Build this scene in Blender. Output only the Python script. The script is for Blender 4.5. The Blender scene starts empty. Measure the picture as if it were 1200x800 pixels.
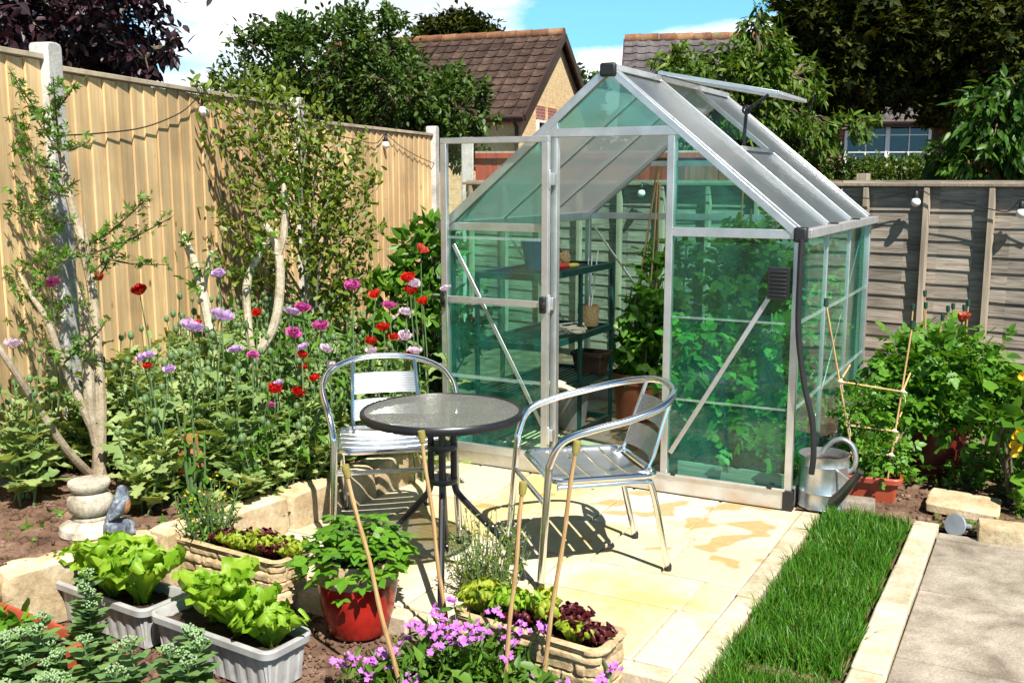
import bpy, math, random
import numpy as np
from mathutils import Vector, Matrix, noise as mnoise

random.seed(7)
R = np.random.RandomState(11)
scene = bpy.context.scene
COL = scene.collection
H = 1.52                       # camera height
PITCH = math.radians(9.0)
CP, SP = math.cos(PITCH), math.sin(PITCH)
W2L = {}

# ------------------------------------------------------------------ survey helpers (metres)
def ray(u, v):
    x = (u-600)/1200.0; z = (400-v)/1200.0
    return Vector((x, CP+z*SP, -SP+z*CP))
def gp(u, v, z=0.0):           # point of the survey at height z
    d = ray(u, v); t = (z-H)/d.z
    return Vector((d.x*t, d.y*t, z))
def dp(u, v, Y):               # point of the survey at distance Y
    d = ray(u, v); t = Y/d.y
    return Vector((d.x*t, Y, H+d.z*t))
G0 = Vector((1.285, 4.600, 0)); E1 = Vector((.883, -.469, 0)).normalized(); E2 = Vector((.469, .883, 0)).normalized()
def G(a, b, z=0.0):            # greenhouse / patio frame
    p = G0+E1*a+E2*b
    return Vector((p.x, p.y, z))

# ------------------------------------------------------------------ materials
def mat(name):
    m = bpy.data.materials.new(name); m.use_nodes = True
    nt = m.node_tree; b = nt.nodes['Principled BSDF']
    return m, nt, b
def N(nt, t, **k):
    n = nt.nodes.new(t)
    for a, v in k.items(): setattr(n, a, v)
    return n
def ramp(nt, stops, interp='LINEAR'):
    r = N(nt, 'ShaderNodeValToRGB'); r.color_ramp.interpolation = interp
    e = r.color_ramp.elements
    while len(e) < len(stops): e.new(.5)
    for i, (p, c) in enumerate(stops):
        e[i].position = p; e[i].color = (c[0], c[1], c[2], 1) if len(c) == 3 else c
    return r
def coords(nt, scale=(1, 1, 1), rot=(0, 0, 0), out='Object'):
    tc = N(nt, 'ShaderNodeTexCoord'); mp = N(nt, 'ShaderNodeMapping')
    mp.inputs['Scale'].default_value = scale; mp.inputs['Rotation'].default_value = rot
    nt.links.new(tc.outputs[out], mp.inputs['Vector']); return mp.outputs['Vector']
def noise_(nt, vec, scale, detail=6, rough=.6, dist=0):
    n = N(nt, 'ShaderNodeTexNoise'); n.inputs['Scale'].default_value = scale; n.inputs['Detail'].default_value = detail
    n.inputs['Roughness'].default_value = rough; n.inputs['Distortion'].default_value = dist
    if vec is not None: nt.links.new(vec, n.inputs['Vector'])
    return n
def mixc(nt, fac, a, b, blend='MIX'):
    m = N(nt, 'ShaderNodeMix', data_type='RGBA', blend_type=blend)
    L = nt.links.new
    for s, i in ((fac, 0), (a, 6), (b, 7)):
        if hasattr(s, 'is_linked') or hasattr(s, 'node'): L(s, m.inputs[i])
        elif i == 0: m.inputs[0].default_value = s
        else: m.inputs[i].default_value = (s[0], s[1], s[2], 1)
    return m.outputs[2]
def bump(nt, b, h, strength=.3, dist=.01):
    n = N(nt, 'ShaderNodeBump'); n.inputs['Strength'].default_value = strength; n.inputs['Distance'].default_value = dist
    nt.links.new(h, n.inputs['Height']); nt.links.new(n.outputs['Normal'], b.inputs['Normal'])
def rnd(nt): return N(nt, 'ShaderNodeNewGeometry').outputs['Random Per Island']

def m_plain(name, c, rough=.5, metal=0., var=.25, scale=8, bmp=0., spec=.5, c2=None):
    m, nt, b = mat(name)
    v = coords(nt); n = noise_(nt, v, scale)
    dark = c2 or tuple(x*(1-var) for x in c)
    r = ramp(nt, [(.35, dark), (.65, c)]); nt.links.new(n.outputs['Fac'], r.inputs['Fac'])
    nt.links.new(r.outputs['Color'], b.inputs['Base Color'])
    b.inputs['Roughness'].default_value = rough; b.inputs['Metallic'].default_value = metal
    b.inputs['Specular IOR Level'].default_value = spec
    if bmp: bump(nt, b, noise_(nt, v, scale*5).outputs['Fac'], bmp, .004)
    return m
def m_leaf(name, stops, trans=.3, rough=.45, spec=.35, tcol=None, patch=3.0):
    m, nt, b = mat(name); L = nt.links.new
    r = ramp(nt, [(i/max(1, len(stops)-1), c) for i, c in enumerate(stops)])
    n = noise_(nt, coords(nt), patch, 3)
    a = N(nt, 'ShaderNodeMath', operation='MULTIPLY_ADD'); a.inputs[1].default_value = .65
    L(rnd(nt), a.inputs[0])
    s = N(nt, 'ShaderNodeMath', operation='MULTIPLY'); s.inputs[1].default_value = .38
    L(n.outputs['Fac'], s.inputs[0]); L(s.outputs[0], a.inputs[2]); L(a.outputs[0], r.inputs['Fac'])
    L(r.outputs['Color'], b.inputs['Base Color'])
    b.inputs['Roughness'].default_value = rough; b.inputs['Specular IOR Level'].default_value = spec
    if trans:
        t = N(nt, 'ShaderNodeBsdfTranslucent'); mx = N(nt, 'ShaderNodeMixShader'); mx.inputs[0].default_value = trans
        g = mixc(nt, 1.0, r.outputs['Color'], tcol or (1.5, 1.35, .5), 'MULTIPLY')
        L(g, t.inputs['Color']); o = nt.nodes['Material Output']
        L(b.outputs[0], mx.inputs[1]); L(t.outputs[0], mx.inputs[2]); L(mx.outputs[0], o.inputs['Surface'])
    return m
def m_crinkle(m, scale=55, strength=.5, dist=.006):
    nt = m.node_tree; b = nt.nodes['Principled BSDF']; bump(nt, b, noise_(nt, coords(nt), scale, 4).outputs['Fac'], strength, dist)
def v2k(nt, vec):
    mp = N(nt, 'ShaderNodeMapping'); mp.inputs['Scale'].default_value = (.16, .16, 2.2); nt.links.new(vec, mp.inputs['Vector']); return mp.outputs['Vector']
def m_wood(name, c1, c2, c3, grain=(1, 1, 14), scale=6, rough=.75, bmp=.35, island=.5, knots=False):
    m, nt, b = mat(name); L = nt.links.new
    v = coords(nt, tuple(1/g*6 for g in grain))
    add = N(nt, 'ShaderNodeVectorMath', operation='ADD'); L(v, add.inputs[0])
    sc = N(nt, 'ShaderNodeVectorMath', operation='SCALE'); sc.inputs['Scale'].default_value = 37.
    cmb = N(nt, 'ShaderNodeCombineXYZ'); rr = rnd(nt)
    for i in range(3): L(rr, cmb.inputs[i])
    L(cmb.outputs[0], sc.inputs[0]); L(sc.outputs[0], add.inputs[1])
    n = noise_(nt, add.outputs[0], scale, 8, .65, .6)
    r = ramp(nt, [(.3, c1), (.5, c2), (.72, c3)]); L(n.outputs['Fac'], r.inputs['Fac'])
    k = ramp(nt, [(0, (1-island,)*3), (1, (1+island*.35,)*3)]); L(rr, k.inputs['Fac'])
    vk = N(nt, 'ShaderNodeTexVoronoi'); vk.inputs['Scale'].default_value = 7.; L(v2k(nt, add.outputs[0]), vk.inputs['Vector'])
    kr = ramp(nt, [(.05, (.30, .24, .18)), (.12, (1, 1, 1))]); L(vk.outputs['Distance'], kr.inputs['Fac'])
    big = noise_(nt, coords(nt), 1.7, 4)
    k2 = ramp(nt, [(.35, (.72, .72, .70)), (.65, (1.08, 1.06, 1.0))]); L(big.outputs['Fac'], k2.inputs['Fac'])
    col = mixc(nt, 1., r.outputs['Color'], k.outputs['Color'], 'MULTIPLY')
    col = mixc(nt, 1., col, k2.outputs['Color'], 'MULTIPLY')
    if knots: col = mixc(nt, 1., col, kr.outputs['Color'], 'MULTIPLY')
    L(col, b.inputs['Base Color']); b.inputs['Roughness'].default_value = rough; b.inputs['Specular IOR Level'].default_value = .25
    bump(nt, b, n.outputs['Fac'], bmp, .004); return m
def m_stone(name, c1, c2, c3, scale=5, rough=.85, bmp=.5, island=.25, fine=60):
    m, nt, b = mat(name); L = nt.links.new
    v = coords(nt); n = noise_(nt, v, scale, 8, .65, .3); f = noise_(nt, v, fine, 6, .7)
    r = ramp(nt, [(.32, c1), (.5, c2), (.68, c3)]); L(n.outputs['Fac'], r.inputs['Fac'])
    fr = ramp(nt, [(.3, (.6, .6, .6)), (.6, (1.1, 1.1, 1.1))]); L(f.outputs['Fac'], fr.inputs['Fac'])
    col = mixc(nt, .7, r.outputs['Color'], fr.outputs['Color'], 'MULTIPLY')
    k = ramp(nt, [(0, (1-island,)*3), (1, (1+island*.4,)*3)]); L(rnd(nt), k.inputs['Fac'])
    col = mixc(nt, 1., col, k.outputs['Color'], 'MULTIPLY')
    L(col, b.inputs['Base Color']); b.inputs['Roughness'].default_value = rough; b.inputs['Specular IOR Level'].default_value = .25
    bump(nt, b, f.outputs['Fac'], bmp, .006); return m
def schlick(nt, f0=.04, k=.9, p=4.5, nrm=None):
    lw = N(nt, 'ShaderNodeLayerWeight'); lw.inputs['Blend'].default_value = .5
    if nrm is not None: nt.links.new(nrm, lw.inputs['Normal'])
    a = N(nt, 'ShaderNodeMath', operation='POWER'); a.inputs[1].default_value = p; nt.links.new(lw.outputs['Facing'], a.inputs[0])
    b = N(nt, 'ShaderNodeMath', operation='MULTIPLY_ADD'); b.inputs[1].default_value = k; b.inputs[2].default_value = f0
    nt.links.new(a.outputs[0], b.inputs[0]); return b
def m_glass(name, tint, gl=.08, streak=.0, veil=.0, vc=(.10, .56, .46)):
    m, nt, b = mat(name); L = nt.links.new
    t = N(nt, 'ShaderNodeBsdfTransparent'); t.inputs['Color'].default_value = (*tint, 1)
    g = N(nt, 'ShaderNodeBsdfGlossy'); g.inputs['Roughness'].default_value = .06; g.inputs['Color'].default_value = (.9, 1, .97, 1)
    f = schlick(nt, .05, .85)
    mx = N(nt, 'ShaderNodeMixShader'); L(f.outputs[0], mx.inputs[0]); L(t.outputs[0], mx.inputs[1]); L(g.outputs[0], mx.inputs[2])
    d = N(nt, 'ShaderNodeBsdfDiffuse'); d.inputs['Color'].default_value = (*vc, 1)
    m2 = N(nt, 'ShaderNodeMixShader')
    n = noise_(nt, coords(nt, (3, 3, .8)), 2.2, 5)
    r = ramp(nt, [(.4, (veil,)*3), (.75, (streak,)*3)]); L(n.outputs['Fac'], r.inputs['Fac']); L(r.outputs['Color'], m2.inputs[0])
    L(mx.outputs[0], m2.inputs[1]); L(d.outputs[0], m2.inputs[2]); L(m2.outputs[0], nt.nodes['Material Output'].inputs['Surface'])
    n2 = noise_(nt, coords(nt), 1.5, 2); bp = N(nt, 'ShaderNodeBump'); bp.inputs['Strength'].default_value = .12; bp.inputs['Distance'].default_value = .03
    L(n2.outputs['Fac'], bp.inputs['Height']); L(bp.outputs[0], g.inputs['Normal'])
    return m

M = {}
M['alu'] = m_plain('mill_aluminium', (.72, .72, .71), .36, .80, .22, 9, .08)
M['alu_grey'] = m_plain('dull_aluminium', (.50, .50, .49), .45, .5, .2, 10)
M['chrome'] = m_plain('polished_aluminium', (.86, .87, .89), .17, 1., .08, 6)
M['slat_metal'] = m_plain('brushed_aluminium', (.62, .65, .68), .30, .92, .12, 25)
M['black'] = m_plain('black_paint', (.012, .012, .014), .35, 0, .3, 10)
M['black_plastic'] = m_plain('black_plastic', (.015, .015, .016), .5, 0, .3, 20)
M['glass'] = m_glass('tinted_glazing', (.53, .96, .84), streak=.12, veil=.03)
M['clear_glass'] = m_glass('clear_glazing', (.90, .97, .95), streak=.05)
M['joint'] = m_glass('joint_strip', (.80, .93, .90), streak=.3, veil=.14, vc=(.55, .66, .63))
M['concrete'] = m_stone('concrete_post', (.34, .33, .30), (.50, .48, .45), (.60, .58, .54), 6)
M['new_wood'] = m_wood('larch_boards', (.55, .36, .17), (.68, .475, .255), (.76, .58, .35), (1, 1, 22), 7, island=.28, knots=True)
M['cap_wood'] = m_wood('capping_wood', (.30, .24, .17), (.48, .40, .30), (.58, .50, .40), (6, 6, 6), 7)
M['old_wood'] = m_wood('weathered_boards', (.16, .13, .11), (.36, .31, .265), (.54, .48, .42), (16, 16, 1), 9, island=.3, bmp=.6, knots=True)
M['batten'] = m_wood('weathered_batten', (.26, .21, .16), (.40, .33, .26), (.52, .45, .37), (1, 1, 16), 8)
M['red_fence'] = m_wood('red_stained_boards', (.20, .035, .02), (.33, .06, .04), (.40, .09, .06), (1, 1, 16), 6)
M['bamboo'] = m_wood('bamboo', (.42, .24, .09), (.58, .37, .17), (.68, .48, .26), (1, 1, 9), 9, island=.3)
M['bark_pale'] = m_stone('pale_bark', (.30, .24, .16), (.52, .44, .32), (.70, .63, .51), 14, .8, .6, .1, 70)
M['bark_tan'] = m_stone('tan_bark', (.25, .19, .125), (.38, .31, .22), (.52, .44, .33), 10, .8, .7, .1, 60)
M['bark'] = m_stone('brown_bark', (.06, .045, .03), (.12, .09, .06), (.2, .16, .11), 12, .9, .6, .1, 60)
M['bark_grey'] = m_stone('grey_bark', (.13, .12, .09), (.24, .22, .17), (.34, .31, .25), 12, .9, .6, .1, 60)
M['stone'] = m_stone('sandstone_block', (.40, .28, .15), (.57, .44, .27), (.70, .59, .42), 5, .9, .8, .25, 45)
M['cast_stone'] = m_stone('cast_stone', (.20, .17, .12), (.47, .42, .34), (.64, .60, .52), 9, .9, .7, .1, 70)
M['trough_stone'] = m_stone('reconstituted_stone', (.30, .21, .11), (.50, .37, .21), (.62, .49, .31), 9, .9, .7, .1, 80)
M['kerb'] = m_stone('kerb_stone', (.42, .34, .21), (.57, .48, .34), (.67, .60, .46), 6, .9, .6, .2, 50)
M['soil'] = m_stone('garden_soil', (.07, .038, .024), (.15, .088, .058), (.26, .17, .12), 7, .95, 1., .3, 40)
M['dark_soil'] = m_stone('potting_compost', (.018, .012, .008), (.04, .026, .018), (.08, .055, .04), 14, .95, 1., .1, 90)
M['terracotta'] = m_plain('terracotta', (.46, .145, .06), .7, 0, .35, 9, .2)
M['terracotta_red'] = m_plain('terracotta_plastic', (.40, .075, .035), .5, 0, .25, 9)
M['dark_red'] = m_plain('oxblood_glaze', (.16, .018, .016), .35, 0, .4, 6)
M['red_glaze'] = m_plain('red_glaze', (.40, .020, .014), .24, 0, .4, 9)
M['tan_band'] = m_stone('unglazed_band', (.25, .17, .09), (.40, .29, .16), (.5, .38, .22), 12, .8)
M['grey_plastic'] = m_plain('pale_grey_plastic', (.43, .425, .415), .45, 0, .30, 9)
M['galv'] = m_plain('galvanised_steel', (.66, .67, .66), .34, .85, .25, 22, .05)
M['dark_metal'] = m_plain('dull_grey_metal', (.10, .105, .09), .4, .6, .4, 12)
M['zinc'] = m_plain('zinc', (.33, .37, .42), .5, .4, .25, 15)
M['green_metal'] = m_plain('dark_green_enamel', (.006, .050, .045), .4, 0, .3, 8)
M['white'] = m_plain('white_plastic', (.80, .80, .78), .4, 0, .05, 5)
M['string'] = m_plain('cream_string', (.72, .64, .48), .9, 0, .2, 60)
M['twine'] = m_plain('jute_twine', (.50, .34, .16), .95, 0, .45, 80, .6)
M['blue'] = m_plain('blue_plastic', (.03, .22, .46), .4, 0, .1, 5)
M['red_plastic'] = m_plain('red_plastic', (.55, .03, .02), .4, 0, .1, 5)
M['yellow_plastic'] = m_plain('yellow_plastic', (.62, .48, .06), .5, 0, .2, 20)
M['olive_cap'] = m_plain('olive_rubber', (.30, .25, .06), .55, 0, .25, 30)
M['green_cap'] = m_plain('green_rubber', (.012, .05, .035), .5, 0, .25, 30)
M['brown_plastic'] = m_plain('brown_plastic', (.045, .02, .016), .45, 0, .25, 10)
M['cream'] = m_plain('cream_leather', (.62, .52, .36), .8, 0, .25, 25)
M['tile_brown'] = m_stone('concrete_tile', (.035, .020, .015), (.068, .040, .030), (.11, .068, .052), 3, .85, .3, .35, 20)
M['tile_ridge'] = m_stone('ridge_tile', (.12, .055, .03), (.22, .10, .05), (.30, .18, .09), 3, .85, .3, .3, 20)
M['tile_grey'] = m_stone('grey_tile', (.06, .05, .052), (.10, .088, .09), (.15, .13, .13), 3, .85, .3, .3, 20)
M['fascia'] = m_plain('dark_fascia', (.05, .028, .022), .6, 0, .25, 4)
M['upvc'] = m_plain('white_upvc', (.78, .78, .77), .35, 0, .05, 4)
M['dark_glass'] = m_plain('window_glass', (.02, .028, .035), .06, 0, .3, 2)
M['cane_inside'] = M['bamboo']

def m_brick(name, c1, c2, mortar):
    m, nt, b = mat(name); L = nt.links.new
    tc = N(nt, 'ShaderNodeTexCoord'); sx = N(nt, 'ShaderNodeSeparateXYZ'); L(tc.outputs['Object'], sx.inputs[0])
    ad = N(nt, 'ShaderNodeMath', operation='ADD'); L(sx.outputs[0], ad.inputs[0]); L(sx.outputs[1], ad.inputs[1])
    cb = N(nt, 'ShaderNodeCombineXYZ'); L(ad.outputs[0], cb.inputs[0]); L(sx.outputs[2], cb.inputs[1])
    br = N(nt, 'ShaderNodeTexBrick'); L(cb.outputs[0], br.inputs['Vector'])
    br.inputs['Color1'].default_value = (*c1, 1); br.inputs['Color2'].default_value = (*c2, 1); br.inputs['Mortar'].default_value = (*mortar, 1)
    br.inputs['Scale'].default_value = 1.; br.inputs['Brick Width'].default_value = .225; br.inputs['Row Height'].default_value = .075
    br.inputs['Mortar Size'].default_value = .01
    n = noise_(nt, tc.outputs['Object'], 9, 5); r = ramp(nt, [(.3, (.75, .72, .7)), (.7, (1.1, 1.1, 1.1))]); L(n.outputs['Fac'], r.inputs['Fac'])
    L(mixc(nt, 1., br.outputs['Color'], r.outputs['Color'], 'MULTIPLY'), b.inputs['Base Color']); b.inputs['Roughness'].default_value = .9
    return m
M['brick_yellow'] = m_brick('buff_brick', (.66, .48, .24), (.58, .40, .18), (.6, .5, .35))
M['brick_red'] = m_brick('red_brick', (.30, .08, .06), (.24, .06, .05), (.34, .26, .22))

def m_patio():
    m, nt, b = mat('buff_sandstone_paving'); L = nt.links.new
    v = coords(nt); ri = rnd(nt)
    base = ramp(nt, [(0, (.52, .43, .27)), (.35, (.57, .50, .37)), (.7, (.60, .55, .45)), (1, (.53, .43, .25))]); L(ri, base.inputs['Fac'])
    n = noise_(nt, v, 1.6, 5, .55, .5); st = ramp(nt, [(.49, (0, 0, 0)), (.64, (.8, .8, .8))]); L(n.outputs['Fac'], st.inputs['Fac'])
    c = mixc(nt, st.outputs['Color'], base.outputs['Color'], (.56, .41, .13))
    # wet orange patches near the greenhouse
    sx = N(nt, 'ShaderNodeSeparateXYZ'); L(N(nt, 'ShaderNodeTexCoord').outputs['Object'], sx.inputs[0])
    n2 = noise_(nt, coords(nt, (1, 1.3, 1)), 5.2, 1.2, .4)
    near = N(nt, 'ShaderNodeMapRange'); L(sx.outputs[1], near.inputs[0])
    for i, q in ((1, 3.3), (2, 4.5), (3, -.2), (4, .05)): near.inputs[i].default_value = q
    nx = N(nt, 'ShaderNodeMapRange'); L(sx.outputs[0], nx.inputs[0])
    for i, q in ((1, -.1), (2, .9), (3, -.15), (4, .05)): nx.inputs[i].default_value = q
    s1 = N(nt, 'ShaderNodeMath', operation='ADD'); L(n2.outputs['Fac'], s1.inputs[0]); L(near.outputs[0], s1.inputs[1])
    s2 = N(nt, 'ShaderNodeMath', operation='ADD'); L(s1.outputs[0], s2.inputs[0]); L(nx.outputs[0], s2.inputs[1])
    wet = ramp(nt, [(.592, (0, 0, 0)), (.635, (.75, .75, .75))]); L(s2.outputs[0], wet.inputs['Fac'])
    c = mixc(nt, wet.outputs['Color'], c, (.47, .235, .06))
    f = noise_(nt, v, 30, 8, .7); fr = ramp(nt, [(.3, (.82, .8, .76)), (.6, (1.04, 1.04, 1.04))]); L(f.outputs['Fac'], fr.inputs['Fac'])
    L(mixc(nt, 1., c, fr.outputs['Color'], 'MULTIPLY'), b.inputs['Base Color'])
    b.inputs['Roughness'].default_value = .8; bump(nt, b, f.outputs['Fac'], .35, .004); return m
M['patio'] = m_patio()
M['mortar'] = m_stone('mortar', (.40, .33, .22), (.52, .44, .31), (.6, .52, .4), 12, .9)
M['path'] = m_stone('grey_pink_paving', (.19, .155, .12), (.34, .29, .23), (.49, .43, .35), 5.5, .9, 1., .2, 95)
M['ground'] = M['soil']

def m_roofpanel():
    m, nt, b = mat('twin_wall_polycarbonate'); L = nt.links.new
    d = N(nt, 'ShaderNodeBsdfDiffuse'); d.inputs['Color'].default_value = (.52, .56, .60, 1)
    tl = N(nt, 'ShaderNodeBsdfTranslucent'); tl.inputs['Color'].default_value = (.74, .77, .78, 1)
    tr = N(nt, 'ShaderNodeBsdfTransparent'); tr.inputs['Color'].default_value = (.8, .86, .86, 1)
    g = N(nt, 'ShaderNodeBsdfGlossy'); g.inputs['Roughness'].default_value = .28
    a = N(nt, 'ShaderNodeMixShader'); a.inputs[0].default_value = .58; L(d.outputs[0], a.inputs[1]); L(tl.outputs[0], a.inputs[2])
    c = N(nt, 'ShaderNodeMixShader'); c.inputs[0].default_value = .28; L(a.outputs[0], c.inputs[1]); L(tr.outputs[0], c.inputs[2])
    f = schlick(nt, .20, .7, 2.5)
    e = N(nt, 'ShaderNodeMixShader'); L(f.outputs[0], e.inputs[0]); L(c.outputs[0], e.inputs[1]); L(g.outputs[0], e.inputs[2])
    n = noise_(nt, coords(nt), 3, 4); r = ramp(nt, [(.3, (.30, .34, .39)), (.7, (.46, .50, .55))]); L(n.outputs['Fac'], r.inputs['Fac']); L(r.outputs[0], d.inputs['Color'])
    L(e.outputs[0], nt.nodes['Material Output'].inputs['Surface']); return m
M['roof_panel'] = m_roofpanel()
def m_tableglass():
    m, nt, b = mat('rippled_table_glass'); L = nt.links.new
    t = N(nt, 'ShaderNodeBsdfTransparent'); t.inputs['Color'].default_value = (.85, .86, .82, 1)
    g = N(nt, 'ShaderNodeBsdfGlossy'); g.inputs['Roughness'].default_value = .10; g.inputs['Color'].default_value = (.9, .9, .9, 1)
    d = N(nt, 'ShaderNodeBsdfDiffuse'); d.inputs['Color'].default_value = (.34, .335, .31, 1)
    vo = N(nt, 'ShaderNodeTexVoronoi'); vo.inputs['Scale'].default_value = 75; L(coords(nt), vo.inputs['Vector'])
    bp = N(nt, 'ShaderNodeBump'); bp.inputs['Strength'].default_value = 1.; bp.inputs['Distance'].default_value = .010; L(vo.outputs['Distance'], bp.inputs['Height'])
    L(bp.outputs[0], g.inputs['Normal'])
    f = schlick(nt, .06, .8, 4., bp.outputs[0])
    x = N(nt, 'ShaderNodeMixShader'); x.inputs[0].default_value = .34; L(t.outputs[0], x.inputs[1]); L(d.outputs[0], x.inputs[2])
    y = N(nt, 'ShaderNodeMixShader'); L(f.outputs[0], y.inputs[0]); L(x.outputs[0], y.inputs[1]); L(g.outputs[0], y.inputs[2])
    L(y.outputs[0], nt.nodes['Material Output'].inputs['Surface']); return m
M['table_glass'] = m_tableglass()

# foliage
M['l_poppy'] = m_leaf('poppy_leaf', [(.08, .165, .045), (.20, .30, .10), (.32, .41, .16), (.43, .50, .18)], .34, .5)
M['l_mid'] = m_leaf('mid_green_leaf', [(.035, .10, .010), (.08, .18, .018), (.15, .27, .03)], .32)
M['l_laurel'] = m_leaf('laurel_leaf', [(.025, .085, .008), (.07, .18, .015), (.15, .30, .03)], .28, .42, .3)
M['l_olive'] = m_leaf('olive_green_leaf', [(.055, .095, .012), (.13, .19, .022), (.24, .30, .045)], .34)
M['l_lettuce'] = m_leaf('lettuce_leaf', [(.12, .27, .012), (.20, .38, .02), (.32, .48, .045)], .4, .42)
M['l_lettuce_red'] = m_leaf('red_lettuce_leaf', [(.035, .006, .008), (.075, .010, .015), (.12, .018, .02)], .25, .4, tcol=(1.5, .5, .5))
M['l_lime'] = m_leaf('lime_leaf', [(.20, .30, .02), (.30, .40, .03), (.36, .42, .05)], .4)
M['l_straw'] = m_leaf('strawberry_leaf', [(.05, .14, .012), (.10, .25, .018), (.17, .33, .03)], .3, .4)
M['l_tomato'] = m_leaf('tomato_leaf', [(.04, .13, .012), (.09, .23, .02), (.17, .34, .035)], .35)
M['l_sedum'] = m_leaf('sedum_leaf', [(.07, .16, .05), (.13, .24, .08), (.22, .33, .10)], .22, .5)
M['l_weed'] = m_leaf('weed_leaf', [(.04, .11, .012), (.08, .19, .02), (.15, .27, .035)], .3)
M['l_tree_green'] = m_leaf('tree_leaf', [(.022, .05, .010), (.05, .10, .016), (.11, .17, .03)], .25, .45, .25, patch=.9)
M['l_tree_light'] = m_leaf('light_tree_leaf', [(.022, .055, .006), (.06, .12, .010), (.15, .22, .025)], .28, .45, .25, patch=.9)
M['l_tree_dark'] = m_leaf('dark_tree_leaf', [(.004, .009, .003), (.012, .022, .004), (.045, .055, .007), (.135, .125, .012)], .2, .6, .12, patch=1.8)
M['l_long'] = m_leaf('long_dark_leaf', [(.010, .035, .004), (.03, .085, .008), (.10, .20, .02)], .25, .42, .3, patch=1.5)
M['l_purple'] = m_leaf('purple_tree_leaf', [(.010, .006, .008), (.022, .010, .013), (.06, .022, .032)], .15, .45, tcol=(1.4, .6, .7))
M['l_hedge'] = m_leaf('hedge_leaf', [(.03, .065, .008), (.06, .11, .012), (.12, .17, .025)], .25)
M['grass'] = m_leaf('grass_blade', [(.010, .055, .004), (.03, .14, .008), (.07, .21, .014), (.09, .22, .016), (.24, .27, .07)], .3, .45)
M['p_red'] = m_leaf('red_petal', [(.50, .012, .008), (.62, .018, .010), (.68, .035, .02)], .35, .5, tcol=(1.2, .8, .8))
M['p_mag'] = m_leaf('magenta_petal', [(.48, .05, .26), (.56, .09, .34), (.62, .16, .42)], .35, .5, tcol=(1.1, .9, 1.))
M['p_lav'] = m_leaf('mauve_petal', [(.52, .32, .60), (.60, .42, .66), (.68, .52, .70)], .35, .5, tcol=(1.1, 1., 1.1))
M['p_pale'] = m_leaf('pale_pink_petal', [(.64, .50, .60), (.70, .58, .66), (.74, .64, .68)], .35, .5, tcol=(1.1, 1., 1.1))
M['p_phlox'] = m_leaf('phlox_petal', [(.44, .10, .50), (.54, .16, .58), (.62, .26, .64)], .3, .5, tcol=(1.1, .9, 1.1))
M['p_orange'] = m_leaf('coral_petal', [(.60, .10, .06), (.66, .14, .08)], .3, tcol=(1.2, .8, .8))
M['p_yellow'] = m_leaf('yellow_petal', [(.66, .38, .01), (.74, .50, .02)], .3, tcol=(1.1, 1., .6))
M['seed'] = m_plain('seed_head', (.20, .26, .08), .7)
M['stem'] = m_plain('green_stem', (.10, .17, .06), .6)
M['sedum_bud'] = m_plain('sedum_bud', (.24, .36, .16), .7, 0, .3, 40)

for k_ in ('l_lettuce', 'l_lime', 'l_lettuce_red', 'l_straw', 'l_poppy', 'l_sedum'): m_crinkle(M[k_])
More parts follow.
